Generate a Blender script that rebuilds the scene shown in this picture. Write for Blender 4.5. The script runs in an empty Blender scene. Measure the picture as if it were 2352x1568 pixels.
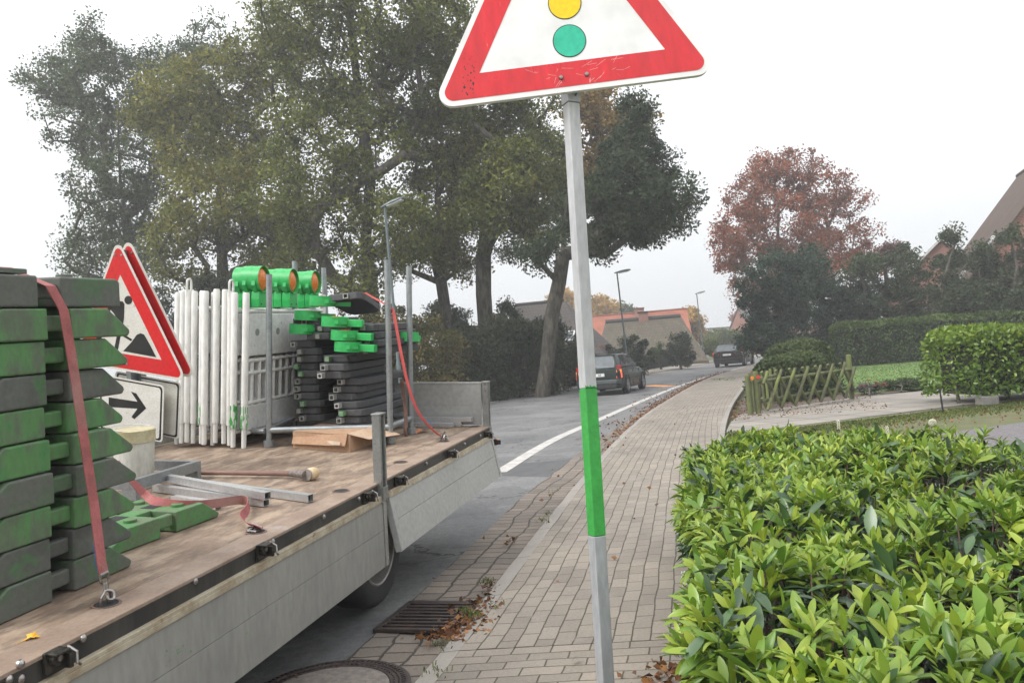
import bpy, math, random
import numpy as np
from mathutils import Matrix, Vector, Euler

rnd = random.Random(7)
rng = np.random.default_rng(7)
scene = bpy.context.scene
COL = scene.collection
R = math.radians

# ------------------------------------------------------------------ camera
FPX, CX, CY, H = 1898.0, 1176.0, 784.0, 1.55
ROLL = 0.078
PITCH = math.atan((797 + ROLL * (1547 - CX) - CY) / FPX)
_n = math.atan(ROLL); CR, SR = math.cos(_n), math.sin(_n)
CP, SP = math.cos(PITCH), math.sin(PITCH)
cam_d = bpy.data.cameras.new('camera'); cam = bpy.data.objects.new('camera', cam_d); COL.objects.link(cam)
cam_d.sensor_width = 36; cam_d.lens = FPX / 2352 * 36; cam_d.clip_start = .05; cam_d.clip_end = 2000
cam.matrix_world = Matrix(((CR, SR, 0, 0), (SR * SP, -CR * SP, -CP, 0), (-SR * CP, CR * CP, -SP, H), (0, 0, 0, 1)))
scene.camera = cam

# ------------------------------------------------------------------ world and sun (overcast, foggy)
SUN_EL, SUN_AZ = R(46), R(240)
w = bpy.data.worlds.new('World'); scene.world = w; w.use_nodes = True
nt = w.node_tree; nt.nodes.clear()
out = nt.nodes.new('ShaderNodeOutputWorld'); bg = nt.nodes.new('ShaderNodeBackground')
sky = nt.nodes.new('ShaderNodeTexSky'); sky.sky_type = 'NISHITA'; sky.sun_disc = False
sky.sun_elevation = SUN_EL; sky.sun_rotation = SUN_AZ; sky.air_density = 1.0; sky.dust_density = 6.0; sky.ozone_density = 1.0
hsv = nt.nodes.new('ShaderNodeHueSaturation'); hsv.inputs['Saturation'].default_value = .12; hsv.inputs['Value'].default_value = 1.0
mixw = nt.nodes.new('ShaderNodeMix'); mixw.data_type = 'RGBA'; mixw.inputs[0].default_value = .75
mixw.inputs[7].default_value = (7.6, 7.8, 8.0, 1)
nt.links.new(sky.outputs[0], hsv.inputs['Color']); nt.links.new(hsv.outputs[0], mixw.inputs[6])
# overcast sky: brightest overhead, about a third of that at the horizon
wtc = nt.nodes.new('ShaderNodeTexCoord'); wsx = nt.nodes.new('ShaderNodeSeparateXYZ'); nt.links.new(wtc.outputs['Generated'], wsx.inputs[0])
wmx = nt.nodes.new('ShaderNodeMath'); wmx.operation = 'MAXIMUM'; wmx.inputs[1].default_value = 0; nt.links.new(wsx.outputs[2], wmx.inputs[0])
wml = nt.nodes.new('ShaderNodeMath'); wml.operation = 'MULTIPLY_ADD'; wml.inputs[1].default_value = .75; wml.inputs[2].default_value = .64; nt.links.new(wmx.outputs[0], wml.inputs[0])
wcl = nt.nodes.new('ShaderNodeTexNoise'); wcl.inputs['Scale'].default_value = 1.6; wcl.inputs['Detail'].default_value = 4; nt.links.new(wtc.outputs['Generated'], wcl.inputs['Vector'])
wcm = nt.nodes.new('ShaderNodeMath'); wcm.operation = 'MULTIPLY_ADD'; wcm.inputs[1].default_value = .16; wcm.inputs[2].default_value = .92; nt.links.new(wcl.outputs[0], wcm.inputs[0])
wmm = nt.nodes.new('ShaderNodeMath'); wmm.operation = 'MULTIPLY'; nt.links.new(wml.outputs[0], wmm.inputs[0]); nt.links.new(wcm.outputs[0], wmm.inputs[1])
wvs = nt.nodes.new('ShaderNodeVectorMath'); wvs.operation = 'SCALE'; nt.links.new(mixw.outputs[2], wvs.inputs[0]); nt.links.new(wmm.outputs[0], wvs.inputs['Scale'])
nt.links.new(wvs.outputs[0], bg.inputs['Color']); bg.inputs['Strength'].default_value = .13
nt.links.new(bg.outputs[0], out.inputs['Surface'])
sun_d = bpy.data.lights.new('sun', 'SUN'); sun_d.energy = 1.3; sun_d.angle = R(22); sun_d.color = (1, .97, .93)
sun = bpy.data.objects.new('sun', sun_d); COL.objects.link(sun)
sun.rotation_euler = (R(90) - SUN_EL, 0, math.pi - SUN_AZ)
scene.view_settings.view_transform = 'Standard'; scene.view_settings.look = 'None'
scene.view_settings.exposure = 0.78; scene.view_settings.gamma = 1
scene.view_settings.use_curve_mapping = False
FOG = 0.0022

# ------------------------------------------------------------------ photo geometry (pixel of the 2352 px photo -> world point)
C0 = np.array((0, 0, H))
def ray(x, y):
    u, v = (x - CX) / FPX, (CY - y) / FPX
    a = u * CR + v * SR; b = -u * SR + v * CR
    return np.array((a, CP - b * SP, SP + b * CP))
def G(x, y, z=0.0):
    r = ray(x, y); return C0 + r * ((z - H) / r[2])
def PD(x, y, Y):
    r = ray(x, y); return C0 + r * (Y / r[1])
def nz(v): return v / np.linalg.norm(v)
L_ = nz(ray(1664, 703)); U_ = nz(np.cross(L_, ray(-6200, 920)))
if U_[2] < 0: U_ = -U_
Y_ = np.cross(U_, L_); A0 = PD(868, 1110, 5.12) + Y_ * 0.0
TRUCK = Matrix(((L_[0], Y_[0], U_[0], A0[0]), (L_[1], Y_[1], U_[1], A0[1]), (L_[2], Y_[2], U_[2], A0[2]), (0, 0, 0, 1)))
def onplane(x, y, P, n):
    r = ray(x, y); return C0 + r * (((P - C0) @ n) / (r @ n))
def tl(p): p = p - A0; return (float(p @ L_), float(p @ Y_), float(p @ U_))
def Bd(x, y, u=0.0): return tl(onplane(x, y, A0 + U_ * u, U_))          # point of the truck bed
def Sx(x, y, xl): return tl(onplane(x, y, A0 + L_ * xl, L_))
def Sy(x, y, yl): return tl(onplane(x, y, A0 + Y_ * yl, Y_))

# ------------------------------------------------------------------ materials
MATS = {}
def newmat(name):
    m = bpy.data.materials.new(name); m.use_nodes = True; t = m.node_tree
    for n in list(t.nodes): t.nodes.remove(n)
    o = t.nodes.new('ShaderNodeOutputMaterial'); b = t.nodes.new('ShaderNodeBsdfPrincipled')
    t.links.new(b.outputs[0], o.inputs[0]); MATS[name] = m
    return m, t, b, o
def nd(t, kind, **kw):
    n = t.nodes.new(kind)
    for k, v in kw.items():
        if k in ('operation', 'blend_type', 'data_type', 'noise_dimensions', 'attribute_name', 'feature', 'interpolation', 'distance', 'offset', 'offset_frequency', 'squash'): setattr(n, k, v)
        else: n.inputs[k].default_value = v
    return n
def c4(c): return (c[0], c[1], c[2], 1)
def ramp(t, stops, fac):
    r = t.nodes.new('ShaderNodeValToRGB'); e = r.color_ramp.elements
    while len(e) < len(stops): e.new(.5)
    for i, (p, c) in enumerate(stops): e[i].position = p; e[i].color = c4(c) if len(c) == 3 else c
    t.links.new(fac, r.inputs[0]); return r
def mixc(t, f, a, b, mode='MIX'):
    m = t.nodes.new('ShaderNodeMix'); m.data_type = 'RGBA'; m.blend_type = mode
    for s, v in ((m.inputs[0], f), (m.inputs[6], a), (m.inputs[7], b)):
        if hasattr(v, 'links') or hasattr(v, 'is_linked'): t.links.new(v, s)
        elif isinstance(v, (int, float)): s.default_value = v
        else: s.default_value = c4(v)
    return m.outputs[2]
def coords(t, kind='Object', scale=(1, 1, 1), rand=False):
    tc = t.nodes.new('ShaderNodeTexCoord'); mp = t.nodes.new('ShaderNodeMapping')
    t.links.new(tc.outputs[kind], mp.inputs[0]); mp.inputs['Scale'].default_value = scale
    if rand:
        oi = t.nodes.new('ShaderNodeObjectInfo'); ml = nd(t, 'ShaderNodeMath', operation='MULTIPLY'); ml.inputs[1].default_value = 57
        t.links.new(oi.outputs['Random'], ml.inputs[0]); cb = t.nodes.new('ShaderNodeCombineXYZ')
        t.links.new(ml.outputs[0], cb.inputs[0]); t.links.new(ml.outputs[0], cb.inputs[1]); t.links.new(cb.outputs[0], mp.inputs['Location'])
    return mp.outputs[0]
def noise(t, vec, scale, detail=5, rough=.6, dist=0):
    n = nd(t, 'ShaderNodeTexNoise', Scale=scale, Detail=detail, Roughness=rough, Distortion=dist); t.links.new(vec, n.inputs['Vector']); return n.outputs[0]
def bump(t, b, h, strength=.3, dist=.01):
    n = nd(t, 'ShaderNodeBump', Strength=strength, Distance=dist); t.links.new(h, n.inputs['Height']); t.links.new(n.outputs[0], b.inputs['Normal'])
def M(name, c1, c2=None, scale=6, rough=.6, metal=0, lo=.4, hi=.6, bmp=.15, bdist=.004, fine=60, stretch=(1, 1, 1), rand=False, c3=None, s3=3, lo3=.6, hi3=.7, coat=0, spec=.5):
    if name in MATS: return MATS[name]
    m, t, b, o = newmat(name)
    v = coords(t, 'Object', stretch, rand)
    c2 = c2 or tuple(x * .8 for x in c1)
    n1 = noise(t, v, scale); r = ramp(t, [(lo, c1), (hi, c2)], n1); col = r.outputs[0]
    if c3:
        n3 = noise(t, v, s3, 6, .65); r3 = ramp(t, [(lo3, (0, 0, 0)), (hi3, (1, 1, 1))], n3); col = mixc(t, r3.outputs[0], col, c3)
    nf = noise(t, v, fine, 3)
    rf = ramp(t, [(.3, (.86, .86, .86)), (.7, (1.1, 1.1, 1.1))], nf); col = mixc(t, 1.0, col, rf.outputs[0], 'MULTIPLY')
    t.links.new(col, b.inputs['Base Color']); b.inputs['Roughness'].default_value = rough; b.inputs['Metallic'].default_value = metal
    rr = ramp(t, [(.3, (max(rough - .1, .05),) * 3), (.7, (min(rough + .12, 1),) * 3)], n1); t.links.new(rr.outputs[0], b.inputs['Roughness'])
    b.inputs['Coat Weight'].default_value = coat; b.inputs['Specular IOR Level'].default_value = spec
    if bmp: bump(t, b, nf, bmp, bdist)
    return m
def leafmat(name, dark, mid, light, trans=.25, rough=.55, clump=.35, spec=.3, accent=None):
    m, t, b, o = newmat(name)
    at = nd(t, 'ShaderNodeAttribute', attribute_name='tone')
    r = ramp(t, [(0, dark), (.5, mid), (1, light)], at.outputs['Fac']); col = r.outputs[0]
    v = coords(t, 'Object'); n = noise(t, v, clump, 3)
    rc = ramp(t, [(.35, (.7, .72, .7)), (.65, (1.25, 1.2, 1.1))], n); col = mixc(t, 1.0, col, rc.outputs[0], 'MULTIPLY')
    if accent:
        n2 = noise(t, v, clump * 2.6, 5, .7); ra = ramp(t, [(.58, (0, 0, 0)), (.75, (.8, .8, .8))], n2); col = mixc(t, ra.outputs[0], col, mixc(t, at.outputs['Fac'], tuple(x * .6 for x in accent), accent))
    t.links.new(col, b.inputs['Base Color']); b.inputs['Roughness'].default_value = rough; b.inputs['Specular IOR Level'].default_value = spec
    tr = t.nodes.new('ShaderNodeBsdfTranslucent'); t.links.new(col, tr.inputs[0])
    mx = t.nodes.new('ShaderNodeMixShader'); mx.inputs[0].default_value = trans
    t.links.new(b.outputs[0], mx.inputs[1]); t.links.new(tr.outputs[0], mx.inputs[2]); t.links.new(mx.outputs[0], o.inputs[0])
    return m
def brickmat(name, c1, c2, mortar, bw, rh, ms=.006, offs=.5, wob=.02, rough=.85, bstr=.6, bdist=.01, stain=None, sq=1.0, kind='UV', dist=6, mix=.5):
    m, t, b, o = newmat(name)
    v = coords(t, kind)
    nn = nd(t, 'ShaderNodeTexNoise', Scale=1.3, Detail=2); t.links.new(v, nn.inputs['Vector'])
    n2 = nd(t, 'ShaderNodeTexNoise', Scale=9., Detail=2); t.links.new(v, n2.inputs['Vector'])
    def addn(vv, n, k):
        s = nd(t, 'ShaderNodeVectorMath', operation='SUBTRACT'); t.links.new(n.outputs[1], s.inputs[0]); s.inputs[1].default_value = (.5, .5, .5)
        sc = nd(t, 'ShaderNodeVectorMath', operation='SCALE'); t.links.new(s.outputs[0], sc.inputs[0]); sc.inputs['Scale'].default_value = k
        a = nd(t, 'ShaderNodeVectorMath', operation='ADD'); t.links.new(vv, a.inputs[0]); t.links.new(sc.outputs[0], a.inputs[1]); return a.outputs[0]
    v2 = addn(addn(v, nn, wob * 2.5), n2, wob * .5)
    br = nd(t, 'ShaderNodeTexBrick', offset=offs, offset_frequency=2, **{'Scale': 1.0, 'Mortar Size': ms, 'Mortar Smooth': .35, 'Bias': 0.0, 'Brick Width': bw, 'Row Height': rh})
    t.links.new(v2, br.inputs['Vector']); br.inputs['Color1'].default_value = c4(c1); br.inputs['Color2'].default_value = c4(c2); br.inputs['Mortar'].default_value = c4(mortar)
    col = br.outputs['Color']
    big = noise(t, v, .8, 6, .6); rb = ramp(t, [(.3, (.74, .74, .76)), (.7, (1.12, 1.1, 1.07))], big); col = mixc(t, 1.0, col, rb.outputs[0], 'MULTIPLY')
    fine = noise(t, v, 55, 4, .7); rf = ramp(t, [(.3, (.8, .8, .8)), (.7, (1.15, 1.15, 1.15))], fine); col = mixc(t, .8, col, rf.outputs[0], 'MULTIPLY')
    if stain:
        ns = noise(t, v, 2.3, 6, .7); rs = ramp(t, [(.55, (0, 0, 0)), (.72, (1, 1, 1))], ns); col = mixc(t, rs.outputs[0], col, stain)
    t.links.new(col, b.inputs['Base Color']); b.inputs['Roughness'].default_value = rough
    inv = nd(t, 'ShaderNodeMath', operation='SUBTRACT'); inv.inputs[0].default_value = 1; t.links.new(br.outputs['Fac'], inv.inputs[1])
    ad = nd(t, 'ShaderNodeMath', operation='ADD'); t.links.new(inv.outputs[0], ad.inputs[0])
    fm = nd(t, 'ShaderNodeMath', operation='MULTIPLY'); t.links.new(fine, fm.inputs[0]); fm.inputs[1].default_value = .5; t.links.new(fm.outputs[0], ad.inputs[1])
    bump(t, b, ad.outputs[0], bstr, bdist)
    return m

# ------------------------------------------------------------------ mesh builder
class MB:
    def __init__(s): s.v = []; s.f = []; s.mi = []; s.cur = 0; s.uv = None
    def add(s, vs, fs):
        k = len(s.v); s.v += [tuple(map(float, p)) for p in vs]; s.f += [tuple(i + k for i in f) for f in fs]; s.mi += [s.cur] * len(fs); return s
    def box(s, c, d, rot=None):
        vs = []
        for z in (-.5, .5):
            for x, y in ((-.5, -.5), (.5, -.5), (.5, .5), (-.5, .5)):
                p = Vector((x * d[0], y * d[1], z * d[2]))
                if rot is not None: p = rot @ p
                vs.append((p.x + c[0], p.y + c[1], p.z + c[2]))
        return s.add(vs, [(3, 2, 1, 0), (4, 5, 6, 7), (0, 1, 5, 4), (1, 2, 6, 5), (2, 3, 7, 6), (3, 0, 4, 7)])
    def bb(s, x0, x1, y0, y1, z0, z1): return s.box(((x0 + x1) / 2, (y0 + y1) / 2, (z0 + z1) / 2), (abs(x1 - x0), abs(y1 - y0), abs(z1 - z0)))
    def tube(s, pts, r, n=8, cap=True, sy=1.0):
        pts = [Vector(p) for p in pts]; k = len(pts); rs = r if hasattr(r, '__len__') else [r] * k
        vs = []; up = None
        for i, p in enumerate(pts):
            d = (pts[min(i + 1, k - 1)] - pts[max(i - 1, 0)]).normalized()
            if up is None: up = d.orthogonal().normalized()
            up = (up - d * up.dot(d)).normalized(); sd = d.cross(up)
            for j in range(n):
                a = 2 * math.pi * j / n; q = p + (up * math.cos(a) * sy + sd * math.sin(a)) * rs[i]; vs.append(q)
        fs = [(i * n + j, i * n + (j + 1) % n, (i + 1) * n + (j + 1) % n, (i + 1) * n + j) for i in range(k - 1) for j in range(n)]
        if cap: fs += [tuple(range(n - 1, -1, -1)), tuple((k - 1) * n + j for j in range(n))]
        return s.add(vs, fs)
    def cyl(s, p0, p1, r, n=16, r1=None): return s.tube([p0, p1], [r, r if r1 is None else r1], n)
    def prism(s, poly, a, b, ax=2):
        def mk(u, v, w): return {2: (u, v, w), 1: (u, w, v), 0: (w, u, v)}[ax]
        n = len(poly); vs = [mk(x, y, a) for x, y in poly] + [mk(x, y, b) for x, y in poly]
        return s.add(vs, [tuple(range(n - 1, -1, -1)), tuple(range(n, 2 * n))] + [(i, (i + 1) % n, n + (i + 1) % n, n + i) for i in range(n)])
    def lathe(s, prof, n=24, c=(0, 0, 0), ax=2, a0=0, a1=2 * math.pi):
        full = abs(a1 - a0 - 2 * math.pi) < 1e-6; m = n if full else n + 1; vs = []
        for r, z in prof:
            for j in range(m):
                a = a0 + (a1 - a0) * j / n; u, v = r * math.cos(a), r * math.sin(a)
                q = {2: (u, v, z), 1: (u, z, v), 0: (z, u, v)}[ax]; vs.append((q[0] + c[0], q[1] + c[1], q[2] + c[2]))
        return s.add(vs, [(i * m + j, i * m + (j + 1) % m, (i + 1) * m + (j + 1) % m, (i + 1) * m + j) for i in range(len(prof) - 1) for j in range(m if full else n)])
    def strip(s, pts, wdir, wd, th=.002):
        """flat webbing through pts; wdir: per point or one width direction"""
        k = len(pts); vs = []
        for i, p in enumerate(pts):
            p = Vector(p); w_ = Vector(wdir[i] if hasattr(wdir[0], '__len__') else wdir).normalized() * wd / 2
            d = (Vector(pts[min(i + 1, k - 1)]) - Vector(pts[max(i - 1, 0)])).normalized(); nn = d.cross(w_).normalized() * th / 2
            vs += [p - w_ - nn, p + w_ - nn, p + w_ + nn, p - w_ + nn]
        fs = [(i * 4 + j, i * 4 + (j + 1) % 4, i * 4 + 4 + (j + 1) % 4, i * 4 + 4 + j) for i in range(k - 1) for j in range(4)]
        fs += [(3, 2, 1, 0), tuple(4 * k - 4 + j for j in range(4))]
        return s.add(vs, fs)
    def build(s, name, mat, parent=None, mw=None, bevel=0, smooth=False, seg=2):
        me = bpy.data.meshes.new(name); me.from_pydata(s.v, [], s.f); me.validate(); me.update()
        for m in (mat if isinstance(mat, (list, tuple)) else [mat]): me.materials.append(m)
        if isinstance(mat, (list, tuple)) and len(me.polygons) == len(s.mi): me.polygons.foreach_set('material_index', s.mi)
        if smooth:
            me.polygons.foreach_set('use_smooth', [True] * len(me.polygons))
            try: me.set_sharp_from_angle(angle=R(40))
            except Exception: pass
        import bmesh
        bm = bmesh.new(); bm.from_mesh(me); bmesh.ops.recalc_face_normals(bm, faces=bm.faces); bm.to_mesh(me); bm.free()
        o = bpy.data.objects.new(name, me); COL.objects.link(o)
        if parent: o.parent = parent
        if mw is not None: o.matrix_world = mw
        if bevel:
            md = o.modifiers.new('bevel', 'BEVEL'); md.width = bevel; md.segments = seg; md.limit_method = 'ANGLE'; md.angle_limit = R(35); md.harden_normals = False
        return o
def pieces(mb, name, mat, parent=None, **kw):
    """every separate island of the builder becomes an object of its own"""
    par = list(range(len(mb.v)))
    def f(i):
        while par[i] != i: par[i] = par[par[i]]; i = par[i]
        return i
    for fc in mb.f:
        for a in fc[1:]: par[f(a)] = f(fc[0])
    gr = {}
    for fc in mb.f: gr.setdefault(f(fc[0]), []).append(fc)
    out = []
    for fs in gr.values():
        idx = sorted({i for fc in fs for i in fc}); mp = {i: k for k, i in enumerate(idx)}
        m = MB(); m.add([mb.v[i] for i in idx], [tuple(mp[i] for i in fc) for fc in fs]); out.append(m.build(name, mat, parent, **kw))
    return out
def tag(o, label=None, cat=None, group=None, kind=None):
    for k, v in (('label', label), ('category', cat), ('group', group), ('kind', kind)):
        if v: o[k] = v
    return o
def empty(name, mw, label, cat, group=None):
    o = bpy.data.objects.new(name, None); COL.objects.link(o); o.empty_display_size = .1; o.matrix_world = mw
    return tag(o, label, cat, group)
def copytree(o, mw=None, parent=None, label=None):
    c = o.copy(); COL.objects.link(c)
    if parent: c.parent = parent
    for ch in KIDS(o): copytree(ch, None, c)
    if mw is not None: c.matrix_world = mw
    if label: c['label'] = label
    return c
def KIDS(o): return [x for x in list(COL.objects) if x.parent == o]
def T(x, y, z=0): return Matrix.Translation((x, y, z))
def RZ(a): return Matrix.Rotation(a, 4, 'Z')
def RX(a): return Matrix.Rotation(a, 4, 'X')
def RY(a): return Matrix.Rotation(a, 4, 'Y')
def npmesh(name, V, F, mat, parent=None, mw=None, tone=None, smooth=False):
    me = bpy.data.meshes.new(name); V = np.ascontiguousarray(V, dtype=np.float32); F = np.ascontiguousarray(F, dtype=np.int32)
    me.vertices.add(len(V)); me.vertices.foreach_set('co', V.ravel())
    k = F.shape[1]; me.loops.add(F.size); me.loops.foreach_set('vertex_index', F.ravel())
    me.polygons.add(len(F)); me.polygons.foreach_set('loop_start', np.arange(0, F.size, k, dtype=np.int32)); me.polygons.foreach_set('loop_total', np.full(len(F), k, dtype=np.int32))
    me.update(calc_edges=True); me.materials.append(mat)
    if tone is not None:
        a = me.attributes.new('tone', 'FLOAT', 'FACE'); a.data.foreach_set('value', np.ascontiguousarray(tone, dtype=np.float32))
    if smooth: me.polygons.foreach_set('use_smooth', np.ones(len(F), dtype=bool))
    o = bpy.data.objects.new(name, me); COL.objects.link(o)
    if parent: o.parent = parent
    if mw is not None: o.matrix_world = mw
    return o
def ortho(D):
    """per-row orthonormal frames with first axis D"""
    D = D / np.linalg.norm(D, axis=1, keepdims=True)
    Q = rng.normal(size=D.shape); Q -= (Q * D).sum(1, keepdims=True) * D; Q /= np.linalg.norm(Q, axis=1, keepdims=True)
    return D, Q, np.cross(D, Q)
def quadleaves(P, size, D=None, asp=.55):
    """bent rhombic leaves: 6 verts, 2 quads"""
    n = len(P)
    if D is None: D = rng.normal(size=(n, 3))
    a, b, c = ortho(D); s = (size * (0.65 + .7 * rng.random(n)))[:, None]
    k = asp * .5
    V = np.stack([P - a * s * .5, P - a * s * .1 + b * s * k + c * s * .08, P + a * s * .5 - c * s * .1, P - a * s * .1 - b * s * k + c * s * .08, P + c * s * -.04], 1)
    F = (np.arange(n) * 5)[:, None, None] + np.array([[0, 1, 2, 4], [0, 4, 2, 3]])[None]
    return V.reshape(-1, 3), F.reshape(-1, 4)

# ------------------------------------------------------------------ foliage
bark = M('bark', (.03, .026, .02), (.10, .088, .068), scale=7, rough=.9, bmp=.8, bdist=.03, fine=14, stretch=(1, 1, .3))
bark_p = M('bark_pale', (.09, .08, .065), (.14, .12, .1), scale=3, rough=.9, bmp=.8, bdist=.02, fine=14, stretch=(1, 1, .3))
def lobe(x, y, r, D, dy=0): p = PD(x, y, D + dy); return (p[0], p[1], p[2], r * D / FPX)
def clumps_in(lobes, n, sh=.75, flat=.8):
    L = np.array(lobes); w_ = L[:, 3] ** 2; idx = rng.choice(len(L), n, p=w_ / w_.sum())
    d = rng.normal(size=(n, 3)); d /= np.linalg.norm(d, axis=1, keepdims=True)
    rr = (rng.random(n) ** (1 / 3)) ** sh
    return L[idx, :3] + d * (rr * L[idx, 3])[:, None] * np.array((1, 1.1, flat)) , L[idx, 3]
def skeleton(base, cl, r0, fork=None, start=.3, lean=None):
    """branch graph from base to clump centres"""
    cen = cl.mean(0); top = cl[:, 2].max(); low = cl[:, 2].min()
    if lean is None: lean = (0, 0)
    nodes = [np.array(base, float)]; par = [-1]
    k = 9; tgt = np.array((base[0] * .55 + cen[0] * .45 + lean[0], base[1] * .6 + cen[1] * .4 + lean[1], base[2] + (top - base[2]) * .8))
    for i in range(1, k):
        t = i / (k - 1); p = nodes[0] * (1 - t) + tgt * t
        p = p + rng.normal(size=3) * np.array((.12, .12, 0)) * (t * 1.6) * (top - base[2]) * .06
        nodes.append(p); par.append(i - 1)
    order = np.argsort(np.linalg.norm(cl - (nodes[0] + np.array((0, 0, (low - base[2]) * .8))), axis=1))
    minz = base[2] + (low - base[2]) * start
    for ci in order:
        c = cl[ci]; N = np.array(nodes); d = c - N; dist = np.linalg.norm(d, axis=1)
        cost = dist + np.maximum(0, N[:, 2] - c[2] + .1 * dist) * 1.5 + np.where(N[:, 2] < minz, 1e3, 0)
        j = int(np.argmin(cost)); a = N[j]; st = max(1, int(dist[j] / 1.1)); prev = j
        for q in range(1, st + 1):
            t = q / st; p = a * (1 - t) + c * t
            if q < st: p = p + rng.normal(size=3) * .12 * dist[j] ** .7 + np.array((0, 0, .1 * dist[j] * math.sin(math.pi * t)))
            nodes.append(p); par.append(prev); prev = len(nodes) - 1
    N = np.array(nodes); cnt = np.zeros(len(N)); haskid = np.zeros(len(N), bool)
    for i in range(len(N) - 1, 0, -1):
        if not haskid[i]: cnt[i] += 1
        cnt[par[i]] += cnt[i]; haskid[par[i]] = True
    rad = r0 * (cnt / cnt[0]) ** .47
    return N, par, rad
def branchmesh(N, par, rad, base_flare=1.12):
    V = []; F = []; n = 6
    for i in range(1, len(N)):
        a, b = N[par[i]], N[i]; d = b - a; l = np.linalg.norm(d)
        if l < 1e-4: continue
        d /= l; u = np.cross(d, (0.3, .9, .1)); u /= np.linalg.norm(u); v = np.cross(d, u); k = len(V)
        ra = min(rad[par[i]], rad[i] * 1.6); rb = rad[i]
        if par[i] == 0: ra = rad[0] * base_flare
        for p, r in ((a - d * r_ov(rb), ra), (b + d * r_ov(rb), rb)):
            for j in range(n):
                t = 2 * math.pi * j / n; V.append(p + (u * math.cos(t) + v * math.sin(t)) * r)
        for j in range(n): F.append((k + j, k + (j + 1) % n, k + n + (j + 1) % n, k + n + j))
    return np.array(V), np.array(F)
def r_ov(r): return r * .25
def tree(name, label, cat, base, lobes, nclump, nleaf, size, r0, lm, group=None, bm=None, sh=.75, cr=None, droop=0, start=.3, lean=None, spread=1.0, dirs=None, topbright=True, zs=.85):
    base = np.array(base, float)
    root = empty(name, T(*base), label, cat, group)
    cl, lr = clumps_in(lobes, nclump, sh, .95)
    cl[:, 2] = np.maximum(cl[:, 2], base[2] + .15)
    N, par, rad = skeleton(base, cl, r0, start=start, lean=lean)
    V, F = branchmesh(N, par, rad)
    npmesh('trunk', V - base, F, bm or bark, root, smooth=True)
    idx = rng.integers(0, len(cl), nleaf)
    cr_ = cr or (np.mean(lr) * .42)
    ctone = rng.random(len(cl))
    P = rng.normal(size=(nleaf, 3)); P /= np.linalg.norm(P, axis=1, keepdims=True)
    P = P * (rng.random(nleaf) ** .55)[:, None] * cr_ * (.55 + .9 * ctone[idx])[:, None] * np.array((1.1, 1.1, zs)) * spread
    D = rng.normal(size=(nleaf, 3)) + P * .8 / max(cr_, .01)
    D[:, 2] -= droop
    P = cl[idx] + P; P[:, 2] = np.maximum(P[:, 2], base[2] + .03)
    V, F = quadleaves(P - base, size, D)
    zz = (P[:, 2] - P[:, 2].min()) / max(np.ptp(P[:, 2]), .1)
    tone = np.clip(.15 + .35 * ctone[idx] + .5 * rng.random(nleaf), 0, 1)
    npmesh('crown', V, F, lm, root, tone=np.repeat(tone, 2))
    return root
def boxhedge(name, label, c, d, yaw, size, n, lm, core, group=None, rnd_=.15, stems=True, cat='hedge', zlift=0.0, facing=.6):
    """clipped hedge: leaves in the skin of a rounded box"""
    mw = T(*c) @ RZ(yaw); root = empty(name, mw, label, cat, group)
    L = np.array(d, float) / 2
    A = [d[1] * d[2] * .5, d[0] * d[2], d[0] * d[1]]; A = np.array(A) / sum(A)
    ax = rng.choice(3, n, p=A); P = (rng.random((n, 3)) * 2 - 1); sg = np.sign(rng.random(n) - .5)
    sg = np.where(ax == 2, 1, sg); P[np.arange(n), ax] = sg
    Q = P * L; nrm = np.zeros((n, 3)); nrm[np.arange(n), ax] = sg
    rr = min(rnd_, *L); inner = np.sign(Q) * np.minimum(np.abs(Q), L - rr); dd = Q - inner; ln = np.linalg.norm(dd, axis=1, keepdims=True)
    low = Q[:, 2] < 0
    Q2 = inner + dd / np.maximum(ln, 1e-6) * rr; Q = np.where((ln > rr) & ~low[:, None], Q2, Q)
    wav = .04 * np.sin(Q[:, 0:1] * 3.1) + .03 * np.sin(Q[:, 0:1] * 7.3 + Q[:, 1:2] * 5 + Q[:, 2:3] * 4)
    Q = Q + nrm * (wav - rng.random((n, 1)) ** 1.6 * min(.22, L[1] * .6) + rng.random((n, 1)) * size * .4)
    Q[:, 2] += L[2] + zlift; Q[:, 2] = np.maximum(Q[:, 2], zlift + rng.random(n) * .12)
    D = rng.normal(size=(n, 3)) + nrm * facing + np.array((0, 0, .3))
    V, F = quadleaves(Q, size, D, .6); tone = np.clip(rng.random(n) * .7 + .3 * (Q[:, 2] / (d[2] + zlift)), 0, 1)
    npmesh('leaves', V, F, lm, root, tone=np.repeat(tone, 2))
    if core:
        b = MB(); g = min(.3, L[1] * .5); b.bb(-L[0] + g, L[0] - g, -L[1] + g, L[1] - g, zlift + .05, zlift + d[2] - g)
        b.build('dark_core', core, root)  # plain dark box standing in for the shaded inside of the hedge
    if stems:
        s = MB()
        for i in range(int(d[0] / .5) + 1):
            x = -L[0] + .25 + i * .5
            if x < L[0]: s.tube([(x, 0, -.02), (x + rnd.uniform(-.08, .08), rnd.uniform(-.1, .1), zlift + d[2] * .5), (x + rnd.uniform(-.2, .2), rnd.uniform(-.2, .2), zlift + d[2] * .85)], [.035, .025, .01], 6)
        s.build('stems', bark, root)
    return root

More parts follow.
